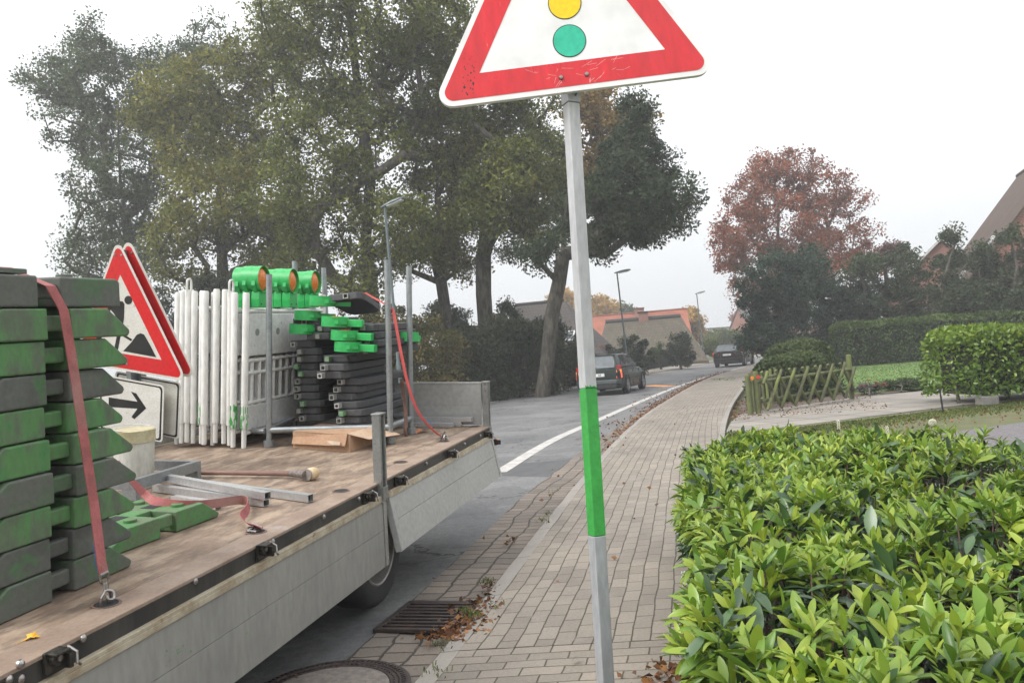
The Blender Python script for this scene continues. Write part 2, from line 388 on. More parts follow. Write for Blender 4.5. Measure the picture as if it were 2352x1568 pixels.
# ------------------------------------------------------------------ ground and road
def smooth(pts, n=8):
    P = [np.array(p, float) for p in pts]; o = []
    for i in range(len(P) - 1):
        a, b, c, d = P[max(i - 1, 0)], P[i], P[i + 1], P[min(i + 2, len(P) - 1)]
        for k in range(n):
            t = k / n; o.append(.5 * ((2 * b) + (c - a) * t + (2 * a - 5 * b + 4 * c - d) * t * t + (3 * b - a - 3 * c + d) * t ** 3))
    o.append(P[-1]); return np.array(o)
def resample(P, n):
    d = np.r_[0, np.cumsum(np.linalg.norm(np.diff(P, axis=0), axis=1))]; s = np.linspace(0, d[-1], n)
    return np.stack([np.interp(s, d, P[:, i]) for i in range(P.shape[1])], 1), s
def ribbon(name, A, B, zA, zB, mat, n=120, swap=False, thick=.12, kind='structure', cross=1):
    """sheet between two polylines, uv in metres along / across"""
    PA, s = resample(A, n); PB, _ = resample(B, n); m = MB(); uv = []
    for i in range(n):
        wd = np.linalg.norm(PB[i] - PA[i])
        for j in range(cross + 1):
            t = j / cross; p = PA[i] * (1 - t) + PB[i] * t; m.v.append((p[0], p[1], zA * (1 - t) + zB * t)); uv.append((s[i], wd * t))
    k = cross + 1
    for i in range(n - 1):
        for j in range(cross): m.f.append((i * k + j, i * k + j + 1, (i + 1) * k + j + 1, (i + 1) * k + j)); m.mi.append(0)
    top = list(range(len(m.v)))
    base = len(m.v)
    for i in range(n):
        for e, P in ((0, PA), (cross, PB)):
            m.v.append((P[i][0], P[i][1], min(zA, zB) - thick)); uv.append((s[i], uv[i * k + e][1] + (thick if e else -thick)))
    for i in range(n - 1):
        m.f.append((i * k, (i + 1) * k, base + 2 * i + 2, base + 2 * i)); m.f.append((i * k + cross, base + 2 * i + 1, base + 2 * i + 3, (i + 1) * k + cross)); m.mi += [0, 0]
    o = m.build(name, mat); me = o.data; ul = me.uv_layers.new(name='UVMap')
    for l in me.loops:
        u, v = uv[l.vertex_index]; ul.data[l.index].uv = (v, u) if swap else (u, v)
    tag(o, kind=kind); return o
def offset(P, d):
    t = np.gradient(P, axis=0); t /= np.linalg.norm(t, axis=1, keepdims=True); return P + np.stack([t[:, 1], -t[:, 0]], 1) * d

KERB = smooth([(-1.6, -3), (-1.0, 2.0), (-.55, 4.23), (-.3, 5.41), (.22, 7.9), (.71, 10.2), (1.4, 13.2), (2.1, 16.1), (3.55, 21.4), (6.9, 32.1), (9.7, 40.1), (12.6, 47), (18.5, 60), (29, 80), (42, 100)])
RIGHT = smooth([(-.35, -3), (.22, 2.0), (.72, 4.0), (1.03, 5.4), (1.62, 7.8), (2.28, 10.1), (3.1, 13.0), (3.9, 15.9), (5.5, 21.2), (8.9, 31.6), (11.8, 39.4), (14.8, 46), (20.8, 59), (31, 79), (44, 98.7)])
GUT = smooth([(-2.15, -3), (-1.56, 2.0), (-1.08, 4.23), (-.80, 5.5), (-.40, 7.4), (-.02, 9.3), (.43, 11.05), (1.05, 13.5), (1.73, 15.95), (3.22, 21.1), (6.6, 32.15), (9.45, 40.2), (12.35, 47.1), (18.2, 60.1), (28.7, 80.2), (41.7, 100.2)])
LINE = smooth([(-.42, 11.55), (.47, 15.25), (1.48, 18.4), (2.0, 20), (3.42, 24.3), (5.95, 31.6), (8.8, 39), (12, 46.5), (17.6, 59), (28, 79.5), (41, 99)])
FAR = smooth([(-9, -3), (-7.2, 8), (-4.6, 21), (-.63, 33.2), (2.67, 39.9), (7.7, 50), (13.5, 62), (19.5, 74), (32, 92), (44, 106)])

asph, t, b, o = newmat('asphalt')
v = coords(t, 'Object'); n1 = noise(t, v, .35, 5); n2 = noise(t, v, 130, 3, .8); n3 = noise(t, v, 1.5, 8, .75, 1.5)
r1 = ramp(t, [(.35, (.115, .115, .116)), (.65, (.185, .183, .18))], n1); r2 = ramp(t, [(.3, (.6, .6, .6)), (.7, (1.3, 1.3, 1.3))], n2)
n4 = noise(t, v, 14, 6, .75); r4 = ramp(t, [(.35, (.78, .78, .78)), (.65, (1.2, 1.2, 1.2))], n4); n5 = noise(t, v, .9, 3, .6); r5 = ramp(t, [(.46, (.86, .86, .87)), (.5, (1.06, 1.06, 1.05))], n5)
col = mixc(t, 1.0, mixc(t, 1.0, mixc(t, 1.0, r1.outputs[0], r2.outputs[0], 'MULTIPLY'), r4.outputs[0], 'MULTIPLY'), r5.outputs[0], 'MULTIPLY')
vo = nd(t, 'ShaderNodeTexVoronoi', feature='DISTANCE_TO_EDGE', Scale=.42); vd = nd(t, 'ShaderNodeVectorMath', operation='ADD')
nx = nd(t, 'ShaderNodeTexNoise', Scale=3, Detail=5); t.links.new(v, nx.inputs['Vector']); t.links.new(v, vd.inputs[0]); t.links.new(nx.outputs[1], vd.inputs[1]); t.links.new(vd.outputs[0], vo.inputs['Vector'])
rc = ramp(t, [(0.004, (.25, .25, .25)), (.012, (1, 1, 1))], vo.outputs[0]); nm = noise(t, v, .25, 2); rm = ramp(t, [(.45, (0, 0, 0)), (.55, (1, 1, 1))], nm)
col = mixc(t, 1.0, col, mixc(t, rm.outputs[0], (1, 1, 1), rc.outputs[0]), 'MULTIPLY')
t.links.new(col, b.inputs['Base Color']); b.inputs['Roughness'].default_value = .85; bump(t, b, n2, .5, .004)

soil = M('soil', (.075, .058, .045), (.12, .095, .075), scale=5, rough=.95, bmp=.9, bdist=.02, fine=40, c3=(.16, .10, .06), s3=9, lo3=.58, hi3=.66)
grassm = M('grass_ground', (.10, .125, .045), (.15, .14, .07), scale=2.5, rough=.95, bmp=.9, bdist=.02, fine=70, c3=(.14, .10, .06), s3=4, lo3=.55, hi3=.68)
lawnm = M('lawn', (.11, .19, .045), (.14, .22, .06), scale=1.2, rough=.95, bmp=.9, bdist=.02, fine=60)
gravel = M('gravel', (.13, .12, .125), (.2, .18, .18), scale=30, rough=.95, bmp=1, bdist=.02, fine=45, c3=(.10, .08, .07), s3=2)
pave = brickmat('paver_brick', (.275, .24, .20), (.205, .18, .15), (.07, .06, .042), .2, .1, ms=.005, wob=.02, rough=.85, bstr=.5, bdist=.006, stain=(.24, .215, .185))
sett = brickmat('gutter_sett', (.235, .195, .16), (.165, .14, .118), (.06, .05, .037), .15, .165, ms=.009, offs=.3, wob=.06, bstr=.9, bdist=.014, stain=(.17, .14, .12))
kerbm = brickmat('kerb_stone', (.30, .275, .245), (.26, .24, .215), (.1, .09, .075), 1.0, .4, ms=.006, wob=.015, bstr=.5, stain=(.2, .18, .15))
slabm = brickmat('driveway_slab', (.28, .255, .225), (.23, .21, .185), (.10, .095, .06), .75, .75, ms=.022, offs=0.0, wob=.01, bstr=.4, stain=(.26, .235, .2))
whitep = M('road_paint', (.50, .475, .45), (.38, .36, .34), scale=5, rough=.7, fine=120, c3=(.3, .29, .28), s3=7, lo3=.62, hi3=.72)
orangep = M('orange_paint', (.85, .33, .05), (.75, .27, .05), rough=.6)

g = MB(); g.add([(-400, -200, -.05), (400, -200, -.05), (400, 600, -.05), (-400, 600, -.05)], [(0, 1, 2, 3)]); tag(g.build('ground', grassm), kind='structure')
ribbon('road', FAR, GUT, 0.0, 0.004, asph, n=140, thick=.04, cross=2)
ribbon('gutter', GUT, KERB, .012, -.012, sett, n=160, thick=.03)
ISTART = int(np.argmin(abs(KERB[:, 1] - 4.38))); JST = int(np.argmin(abs(RIGHT[:, 1] - 4.25)))
KI = offset(KERB, .11)
ribbon('kerb', KERB, KI, .035, .045, kerbm, n=140, thick=.06)
ribbon('pavement', KI[ISTART:], RIGHT[JST:], .045, .085, pave, n=160, thick=.05)
ribbon('pavement', KI[:ISTART + 1], RIGHT[:JST + 1], .043, .083, pave, n=30, thick=.05, swap=True)
ribbon('kerb', RIGHT[JST + 8:], offset(RIGHT, .1)[JST + 8:], .088, .09, kerbm, n=120, thick=.06)
# far verge
ribbon('verge', offset(FAR, -.35), FAR, .05, .03, M('leafy_kerb', (.17, .125, .085), (.23, .18, .13), scale=6, rough=.95, bmp=.8, bdist=.02), n=100, thick=.06)
iv = int(np.argmin(abs(FAR[:, 1] - 41)))
ribbon('verge', offset(FAR, -2.2)[:iv], offset(FAR, -.35)[:iv], .09, .056, grassm, n=80, thick=.08)
ribbon('path', offset(FAR, -2.4)[iv - 1:], offset(FAR, -.35)[iv - 1:], .07, .056, M('far_path', (.27, .24, .21), (.22, .2, .17), scale=2), n=80, thick=.08)
# markings
ribbon('road_marking', LINE, offset(LINE, .21), .0085, .0085, whitep, n=120, thick=.003)
FL = offset(FAR, .25)
ribbon('road_marking', FL, offset(FL, .12), .0065, .0065, whitep, n=100, thick=.003)
p0, p1 = G(1488, 886), G(1541, 887.5)
o = MB(); d = nz(p1 - p0); q = np.array((-d[1], d[0], 0)) * .3
o.add([p0 - q + (0, 0, .012), p1 - q + (0, 0, .012), p1 + q + (0, 0, .012), p0 + q + (0, 0, .012)], [(0, 1, 2, 3)]); tag(o.build('road_marking', orangep), kind='structure')
pt_ = MB(); q4 = [G(x, y, 0) for x, y in ((1120, 1092), (1262, 1096), (1345, 1052), (1235, 1062), (1180, 1064))]; pt_.add([(p[0], p[1], .0055) for p in q4], [tuple(range(5))]); tag(pt_.build('road_patch', M('patch_asphalt', (.075, .075, .078), (.1, .1, .1), scale=6, rough=.85, fine=120, bmp=.4)), kind='structure')
q4 = [G(x, y, 0) for x, y in ((1140, 1000), (1500, 905), (1520, 898), (1160, 985))]
# right hand side sheets
def sheet(name, pts, z, mat, ang=None, org=(0, 0)):
    m = MB(); n = len(pts); m.add([(p[0], p[1], z) for p in pts] + [(p[0], p[1], z - .04) for p in pts], [tuple(range(n))] + [(i, i + n, (i + 1) % n + n, (i + 1) % n) for i in range(n)])
    o = m.build(name, mat); ul = o.data.uv_layers.new(name='UVMap')
    for l in o.data.loops:
        x, y, _ = o.data.vertices[l.vertex_index].co; x -= org[0]; y -= org[1]
        a = ang or 0; ul.data[l.index].uv = (x * math.cos(a) + y * math.sin(a), -x * math.sin(a) + y * math.cos(a))
    return tag(o, kind='structure')
sheet('grass', [(.9, -3), (1.2, 5.0), (1.75, 7.9), (2.42, 10.1), (3.2, 12.9), (3.5, 13.95), (30, 21), (30, -3)], .05, grassm)
sheet('gravel_ground', [(2.8, -3), (3.4, 8), (5.2, 11.3), (8.5, 12.6), (30, 17.5), (30, -3)], .056, gravel)
sheet('driveway', [(3.36, 13.6), (7.9, 15.35), (30, 21.6), (30, 25.2), (9.4, 19.6), (7.9, 19.35), (4.62, 17.2), (4.02, 15.7)], .06, slabm, ang=.33, org=(3.4, 13.6))
sheet('soil', [(4.1, 15.7), (4.6, 17.15), (8.0, 19.5), (9.5, 20.1), (9.5, 23.5), (8, 25), (9.5, 31.5), (5.75, 21.3)], .052, soil)
sheet('lawn', [(8.1, 20.6), (8.6, 20.4), (12.6, 21.6), (34, 27), (40, 40), (12, 40), (9.2, 30)], .058, lawnm)

# ------------------------------------------------------------------ lorry
steel_blk = M('rail_steel', (.035, .036, .038), (.075, .07, .065), scale=5, rough=.45, metal=.5, fine=30, stretch=(1, 1, .15), c3=(.16, .12, .09), s3=3.5, lo3=.6, hi3=.75)
edge_rust = M('edge_plate', (.31, .23, .175), (.22, .155, .115), scale=3, rough=.6, c3=(.36, .31, .28), s3=2.2, bmp=.3)
deckm = M('deck_plywood', (.225, .155, .108), (.13, .095, .07), scale=4, rough=.75, stretch=(1, 2.6, 1), fine=26, bmp=.5, c3=(.33, .25, .18), s3=2.6, lo3=.47, hi3=.6, lo=.42, hi=.62)
alu_side = M('dropside_alu', (.285, .28, .258), (.25, .246, .228), scale=1.4, rough=.5, fine=25, stretch=(1, 1, .3), bmp=.08, c3=(.20, .185, .155), s3=3.5, lo3=.6, hi3=.8)
alu_side2 = M('dropside_alu_clean', (.37, .368, .352), (.335, .332, .318), scale=1.2, rough=.5, fine=25, bmp=.06, c3=(.27, .26, .235), s3=4, lo3=.64, hi3=.8)
trimm = M('dirty_trim', (.42, .37, .28), (.3, .24, .16), scale=7, rough=.6, c3=(.2, .13, .07), s3=11, lo3=.6, hi3=.7)
galv = M('galvanised', (.36, .38, .39), (.27, .29, .30), scale=8, rough=.42, metal=.75, fine=90, c3=(.16, .15, .14), s3=6, lo3=.66, hi3=.76)
alum = M('aluminium', (.62, .62, .63), (.5, .5, .5), scale=4, rough=.35, metal=.7, fine=80)
dark = M('dark_underside', (.012, .012, .012), (.02, .02, .02), rough=.8)
rubber = M('rubber', (.022, .022, .024), (.04, .038, .036), scale=9, rough=.85, bmp=.3)
rimm = M('rim_paint', (.33, .31, .29), (.25, .23, .21), scale=8, rough=.5, metal=.3)
ringm = M('ring_steel', (.42, .4, .39), (.28, .25, .23), scale=20, rough=.35, metal=.9)

truck = empty('flatbed_lorry', TRUCK, 'grey flatbed lorry with its side boards folded down, parked at the kerb', 'lorry')
# deck without cut holes; ring plates mark the lashing recesses
b = MB(); b.bb(-6, 2.55, .15, 2.52, -.035, -.002); b.build('deck', deckm, truck)
b = MB(); b.bb(-6, 2.56, .0, .148, -.012, .003); b.build('edge_plate', edge_rust, truck, bevel=.003)
b = MB(); b.bb(-6, 2.56, .004, .05, -.105, -.0125); b.bb(-6, 2.56, .0, .012, -.12, -.106); pieces(b, 'side_rail', steel_blk, truck, bevel=.003)
b = MB()
for x in np.arange(-5.6, 2.5, .6): b.bb(x, x + .08, .05, 2.45, -.16, -.04)
b.bb(-4.2, -.9, .3, .8, -.62, -.365); b.bb(-.75, 1.25, .95, 1.55, -.55, -.2); b.bb(1.35, 2.3, .3, 2.2, -.5, -.37); b.bb(-4.4, -.7, 1.93, 2.42, -.7, -.165); b.bb(.8, 2.0, 1.93, 2.40, -.62, -.165); b.bb(-6, 2.3, .55, .67, -.36, -.162); b.bb(-6, 2.3, 1.8, 1.92, -.36, -.162); b.bb(2.0, 2.1, .1, 2.4, -.55, -.4)  # beams, plus unseen boxes added to keep light out from under the lorry
pieces(b, 'beam_and_shade_box', dark, truck)
def dropside(x0, x1, ytop, zt, ybot, zb, mat, lip):
    hh = math.hypot(ybot - ytop, zt - zb); a = math.atan2(ytop - ybot, zt - zb)
    mw_ = T(0, ytop, zt) @ RX(-a)
    p = MB()
    k = [(0, 0), (0, -hh * .47 + .003), (.006, -hh * .47), (0, -hh * .47 - .003), (0, -hh), (.028, -hh), (.028, 0)]
    p.add([(x, y, z) for x in (x0, x1) for y, z in k], [tuple(range(6, -1, -1)), tuple(range(7, 14))] + [(i, (i + 1) % 7, 7 + (i + 1) % 7, 7 + i) for i in range(7)])
    o = p.build('side_board', mat, truck); o.matrix_local = mw_
    q = MB(); q.bb(x0 - .002, x1 + .002, -.008, .034, .0025, .018); q.bb(x0 - .002, x1 + .002, -.009, -.001, -.022, .0025); o2 = q.build('trim', lip, o, bevel=.002)
    q = MB()
    for x in (x0, x1): q.bb(x - .004, x + .004, -.006, .036, -hh, 0)
    for x, s in ((x0, 1), (x1, -1)): q.bb(min(x, x + s * .045), max(x, x + s * .045), -.007, -.0005, -hh + .001, -.024)
    pieces(q, 'end_profile', mat, o, bevel=.002)
    q = MB()
    for x in (x0 + .022, x1 - .022):
        for z in np.arange(-hh + .05, -.04, .1): q.cyl((x, -.007, z), (x, -.011, z), .005, 8)
    pieces(q, 'rivet', alum, o)
    return o
dropside(-6, .075, -.012, -.097, -.02, -.525, alu_side, trimm)
yb = Sx(925, 1268, .12); ye = Sx(1147, 1092, 2.5)
fl_ = MB(); fr_ = random.Random(11)
for k in range(22):
    px, py = fr_.choice([(378, 1508), (580, 1390), (585, 1438), (410, 1495), (640, 1500), (700, 1330)]); X, _, Z = Sy(px + fr_.gauss(0, 9), py + fr_.gauss(0, 9), -.02); q_ = fr_.uniform(.0012, .004); fl_.box((X, -.0215 + (Z + .1) * -.018, Z), (q_, .0012, q_ * 1.8))
fl_.build('paint_flecks', M('fleck_green', (.06, .35, .06), rough=.5), truck)
dropside(.12, 2.53, -.012, -.095, yb[1] * .5 + ye[1] * .5, yb[2] * .5 + ye[2] * .5, alu_side2, trimm)
# posts
def channel(x, y, z0, z1, w_=.085):
    b = MB(); b.bb(x - w_ / 2, x - w_ / 2 + .022, y - .055, y, z0, z1); b.bb(x + w_ / 2 - .022, x + w_ / 2, y - .055, y, z0, z1)
    b.bb(x - w_ / 2 + .0225, x + w_ / 2 - .0225, y - .03, y - .004, z0 + .002, z1 - .03); b.bb(x - w_ / 2 - .004, x + w_ / 2 + .004, y - .06, y + .004, z1 + .0005, z1 + .012)
    b.bb(x - w_ / 2 + .002, x + w_ / 2 - .002, y - .062, y - .0555, z0 + .02, z0 + .10)
    o = b.build('board_post', M('post_steel', (.27, .27, .26), (.2, .2, .19), scale=6, rough=.5, metal=.5, c3=(.12, .09, .07), s3=14, lo3=.6, hi3=.7), truck, bevel=.003)
    s = MB(); s.bb(x - .01, x + .01, y - .0315, y - .0302, z0 + .30, z0 + .38); s.bb(x - .008, x + .008, y - .0315, y - .0302, z0 + .12, z0 + .17); s.cyl((x, y - .04, z0 + .28), (x, y - .028, z0 + .28), .012, 10)
    pieces(s, 'slot', dark, o)
channel(.045, .03, -.125, .42)
channel(2.52, .055, -.105, .40, .07)
b = MB(); b.bb(2.552, 2.58, .09, 2.5, .006, .385); b.bb(2.55, 2.551, .09, 2.5, .19, .193); b.bb(2.548, 2.584, .085, 2.505, .3855, .40); b.build('tailgate', alu_side2, truck, bevel=.002)
b = MB(); b.bb(-6, 2.54, 2.525, 2.55, .0, .42); b.build('side_board', alu_side2, truck, bevel=.002)
# latches on the rail, bolts, lashing rings
def latch(px, py):
    X, _, Z = Sy(px, py, 0)
    b = MB(); b.cyl((X, -.03, Z + .005), (X, .004, Z + .005), .024, 14); b.bb(X - .035, X + .035, -.012, .002, Z - .04, Z + .03)
    b.bb(X + .02, X + .034, -.055, -.0125, Z - .035, Z + .012); b.bb(X - .03, X + .03, -.05, -.0125, Z + .02, Z + .03)
    o = b.build('latch', M('latch_dark', (.03, .028, .026), (.07, .06, .05), scale=30, rough=.5, metal=.6), truck, bevel=.003)
    c = MB(); c.tube([(X + .036, -.03, Z + .03), (X + .042, -.06, Z + .012), (X + .035, -.066, Z - .02), (X + .055, -.06, Z - .035)], .005, 6); c.cyl((X, -.036, Z + .005), (X, -.0305, Z + .005), .01, 8); c.build('hook', ringm, o)
for p in ((118, 1512), (597, 1262), (838, 1140), (911, 1103), (1031, 1042), (1116, 998)): latch(*p)
for px, py in ((20, 1560), (47, 1524), (48, 1558), (190, 1465), (448, 1334), (626, 1243), (743, 1186), (824, 1145), (979, 1064), (1067, 1019), (1103, 1000)):
    X, _, Z = Sy(px, py, 0); b = MB(); b.lathe([(.014, .004), (.0135, -.004), (.008, -.009), (.0001, -.011)], 10, (X, 0, Z), ax=1); b.build('bolt', ringm, truck, smooth=True)
for px, py in ((240, 1388), (585, 1222), (780, 1128), (920, 1062), (1020, 1014), (1095, 980), (-160, 1600)):
    X, Yb, _ = Bd(px, py); Yb = .13
    b = MB(); b.lathe([(.052, .0035), (.052, .0055), (.043, .0055), (.043, .0035)], 20, (X, Yb, 0)); b.build('lashing_point', M('lash_rim', (.2, .12, .09), (.1, .07, .055), rough=.6), truck)
    b = MB(); b.lathe([(.0001, .0042), (.0428, .0042)], 20, (X, Yb, 0)); b.build('recess', dark, truck)  # flat dark disc painted as the shade inside the recess
# rear wheel
Wc = tl(G(866, 1400)); WX = Wc[0]; WR = .385
ax0 = .10
def wheel(X, Y0, side=-1, par=truck, Rr=WR, Zc=-.845 + WR, wd=.23):
    w_ = empty_child('wheel', par, T(X, Y0, Zc))
    t_ = MB(); t_.lathe([(Rr * .62, 0), (Rr * .70, -.012), (Rr * .84, -.016), (Rr * .93, -.004), (Rr * .975, .02), (Rr, .05), (Rr, wd - .03), (Rr * .95, wd), (Rr * .62, wd)], 48, ax=1); t_.build('tyre', rubber, w_, smooth=True)
    t_ = MB(); t_.lathe([(Rr * .64, -.006), (Rr * .615, -.012), (Rr * .59, -.006), (Rr * .575, .05), (Rr * .55, .09), (Rr * .38, .1), (Rr * .33, .07), (Rr * .2, .065), (Rr * .19, -.01), (.001, -.012)], 40, ax=1)
    for k in range(6): a = k * math.pi / 3; t_.cyl((Rr * .26 * math.cos(a), .03, Rr * .26 * math.sin(a)), (Rr * .26 * math.cos(a), .07, Rr * .26 * math.sin(a)), .014, 6)
    t_.build('rim', rimm, w_, smooth=True)
def empty_child(name, par, ml):
    o = bpy.data.objects.new(name, None); COL.objects.link(o); o.parent = par; o.matrix_local = ml; o.empty_display_size = .1; return o
wheel(WX, ax0); 
w2 = empty_child('wheel', truck, T(WX, 2.35, -.845 + WR) @ RZ(math.pi)); t_ = MB(); t_.lathe([(WR * .6, 0), (WR * .95, .0), (WR, .05), (WR, .18), (WR * .6, .22)], 32, ax=1); t_.build('tyre', rubber, w2, smooth=True)
for xx in (WX,):
    b = MB(); b.tube([(xx, .3, -.845 + WR), (xx, 2.2, -.845 + WR)], .06, 10); b.build('axle', dark, truck)
b = MB(); q = []
for k in range(13):
    a = math.pi * (k / 12); q.append((WX + math.cos(a) * (WR + .07), -.845 + WR + math.sin(a) * (WR + .045)))
b.prism(q + [(x, z - .012 if i in (0, 12) else z - .012) for i, (x, z) in enumerate(q)][::-1], .12, .42, ax=1); b.build('mudguard', dark, truck)
X_, Yq, Z_ = Sx(1138, 1015, 2.585)
b = MB(); b.lathe([(.03, 0), (.03, .03), (.02, .05), (.0001, .055)], 14, (2.585, Yq, Z_), ax=0); b.build('marker_lamp', M('amber', (.7, .22, .03), (.6, .16, .02), rough=.2), truck, smooth=True)
b = MB(); b.bb(2.583, 2.586, Yq - .05, .1, Z_ - .02, Z_ + .02); b.build('lamp_bracket', dark, truck)

# ------------------------------------------------------------------ plastic base plates
pg = M('plate_green', (.08, .195, .065), (.095, .125, .08), scale=13, rough=.62, lo=.44, hi=.60, rand=True, fine=45, bmp=.35, bdist=.003, c3=(.06, .19, .06), s3=12, lo3=.56, hi3=.66, stretch=(1, 1, .5))
pgd = M('plate_green_grey', (.065, .12, .06), (.10, .105, .09), scale=6, rough=.62, lo=.36, hi=.52, rand=True, fine=45, bmp=.35, bdist=.003)
pk = M('plate_dark', (.075, .078, .07), (.11, .115, .10), scale=7, rough=.65, rand=True, fine=45, bmp=.35, bdist=.003, c3=(.06, .14, .055), s3=9, lo3=.53, hi3=.66)
pkk = M('plate_black', (.028, .028, .029), (.05, .05, .048), scale=7, rough=.65, rand=True, fine=45, bmp=.35, bdist=.003)
def base_plate(mw, label, mat, h=.1175, wd=.40, tip=.125, tipz=.022, square=False, group=None):
    r = empty('base_plate', mw, label, 'base plate', group)
    for nm, x0, x1, s in (('block', 0, .325, -1), ('block', .435, .76, 1)):
        b = MB()
        if square: pr = [(x0, 0), (x1, 0), (x1, h * .9), (x1 - .02 * s if s > 0 else x1, h), (x0 + (.02 if s < 0 else 0), h), (x0, h * .9)]
        elif s > 0: pr = [(x0, 0), (x1 - .012, 0), (x1, tipz * .5), (x1 - .004, tipz), (x1 - tip, h), (x0, h)]
        else: pr = [(x0 + .012, 0), (x1, 0), (x1, h), (x0 + tip, h), (x0 + .004, tipz), (x0, tipz * .5)]
        b.prism(pr, 0, wd, ax=1); b.build(nm, mat, r, bevel=.009, seg=3)
    b = MB(); b.bb(.3255, .4345, .018, .055, .032, .092); b.bb(.3255, .4345, wd - .055, wd - .018, .032, .092); pieces(b, 'carry_bar', mat, r, bevel=.008)
    b = MB(); b.bb(.3255, .4345, .15, .25, .01, .1); b.build('web', mat, r, bevel=.004)
    b = MB()
    for x, y in ((.22, .08), (.22, wd - .08), (.54, .08), (.54, wd - .08)): b.cyl((x, y, h - .002), (x, y, h + .014), .03, 18)
    pieces(b, 'lug', mat, r, bevel=.003)
    b = MB(); b.bb(.12, .30, wd * .4, wd * .6, h + .0008, h + .0016); b.bb(.46, .64, wd * .4, wd * .6, h + .0008, h + .0016); pieces(b, 'pocket', dark, r)
    return r
rows = [(pgd, 'dark grey base plate smeared with green, lowest of the near stack'), (pk, 'nearly black base plate, second from the bottom of the near stack'), (pg, 'green base plate, third from the bottom of the near stack'),
        (pgd, 'greenish grey base plate, fourth from the bottom of the near stack'), (pg, 'mossy green base plate, fifth from the bottom of the near stack'), (pg, 'bright green base plate, sixth from the bottom of the near stack'),
        (pk, 'plain grey base plate, fourth from the top of the near stack'), (pg, 'green base plate, third from the top of the near stack'), (pg, 'green base plate just below the top one of the near stack'), (pgd, 'topmost base plate of the near stack, dark with blunt ends')]
hz = .1222
for i, (m_, lb) in enumerate(rows):
    jx, jy, ja = rnd.uniform(-.012, .012), rnd.uniform(-.008, .008), rnd.uniform(-.03, .045)
    if i == 9: jx -= .05
    base_plate(TRUCK @ T(-2.487 + jx + .004 * i, .362 + jy, i * hz) @ RZ(ja), lb, m_, group='base plates strapped in the near stack', square=(i == 9), tipz=.03)
base_plate(TRUCK @ T(-2.62, .36, 10 * hz) @ RZ(.03) @ Matrix.Diagonal((.55, 1, .16, 1)), 'flat green plate remnant lying on top of the near stack', pgd, square=True)
base_plate(TRUCK @ T(-1.655, .555, 0.002) @ RZ(-.06), 'clean green base plate lying alone on the lorry deck', M('plate_green_clean', (.065, .20, .06), (.10, .15, .075), scale=8, rough=.6, fine=45, bmp=.3, bdist=.002), h=.10)

# ------------------------------------------------------------------ straps
webr = M('webbing_red', (.36, .10, .10), (.27, .085, .08), scale=14, rough=.8, fine=160, stretch=(1, 1, 1), bmp=.6, c3=(.33, .2, .17), s3=3, lo3=.5, hi3=.7)
webr2 = M('webbing_bright', (.55, .09, .09), (.42, .08, .07), scale=9, rough=.75, fine=150, bmp=.5)
webb = M('webbing_brown', (.17, .09, .06), (.11, .06, .045), scale=9, rough=.8, fine=120, bmp=.5)
def sm3(pts, n=6):
    return [tuple(p) for p in smooth(pts, n)]
def hookring(par, X, Y, Z, topx, topy, topz, w_=.04):
    b = MB()
    for s in (-1, 1): b.tube([(topx + s * w_ / 2, topy, topz), (topx + s * w_ / 2, topy - .004, topz - .03), (X + s * .008, Y + .0, Z + .075), (X + s * .006, Y, Z + .045)], .0055, 8)
    b.tube([(topx - w_ / 2, topy, topz - .001), (topx + w_ / 2, topy, topz - .001)], .0055, 8)
    b.tube(sm3([(X + .003, Y, Z + .05), (X + .02, Y - .012, Z + .04), (X + .016, Y - .02, Z + .018), (X - .008, Y - .018, Z + .02), (X - .012, Y - .012, Z + .036)], 4), .0055, 8)
    b.build('hook', ringm, par, smooth=True)
    b = MB(); b.tube([(X - .022, Y + .005, Z - .002), (X - .026, Y, Z + .03), (X - .008, Y - .002, Z + .05), (X + .014, Y - .002, Z + .046), (X + .026, Y, Z + .022), (X + .024, Y + .005, Z - .002)], .006, 8); b.build('ring', ringm, par, smooth=True)
s1 = empty('lashing_strap', TRUCK, 'faded red lashing strap pulled taut over the near stack of base plates', 'strap')
P = [(-2.2, .95, 10 * hz + .02), (-2.17, .5, 10 * hz + .03), Sy(116, 657, .35), Sy(146, 712, .335), Sy(165, 820, .325), Sy(192, 1000, .30), Sy(215, 1150, .275), Sy(233, 1290, .215), Sy(238, 1316, .205)]
b = MB(); b.strip(P, (1, .05, 0), .05, .003); b.build('webbing', webr, s1)
q = P[-1]; hk = Bd(243, 1388); hookring(s1, hk[0], .13, 0.004, q[0], q[1], q[2])
b = MB(); b.strip([Sy(214, 1250, .232), Sy(222, 1312, .215)], (0, .3, 1), .02, .002); b.build('label_tape', M('blue_tape', (.03, .11, .3), rough=.5), s1)
s2 = empty('lashing_strap', TRUCK, 'slack red lashing strap snaking over the deck and aluminium tubes', 'strap')
P = [Bd(268, 1060, .30), Bd(300, 1100, .22), Bd(330, 1132, .14), Bd(360, 1152, .12), Bd(430, 1160, .10), Bd(490, 1156, .06), Bd(545, 1148, .04), Bd(570, 1150, .035), Bd(568, 1170, .035), Bd(556, 1185, .03), Bd(566, 1200, .03), Bd(585, 1207, .025), Bd(602, 1214, .02)]
Wd = [(1, .2, .1), (1, .2, .2), (.8, 0, .5), (.5, 0, .8), (.2, 0, 1), (.1, 0, 1), (.0, 0, 1), (-.2, .1, 1), (-.1, .2, 1), (-.5, .2, .8), (-.8, -.1, .5), (-.7, -.4, .4), (-.7, -.5, .3)]
P = [tuple(p) for p in smooth(P, 4)]; Wd = [tuple(p) for p in smooth(Wd, 4)]
b = MB(); b.strip(P, Wd, .048, .003); b.build('webbing', webr, s2, smooth=True)
hk = Bd(583, 1220); b = MB()
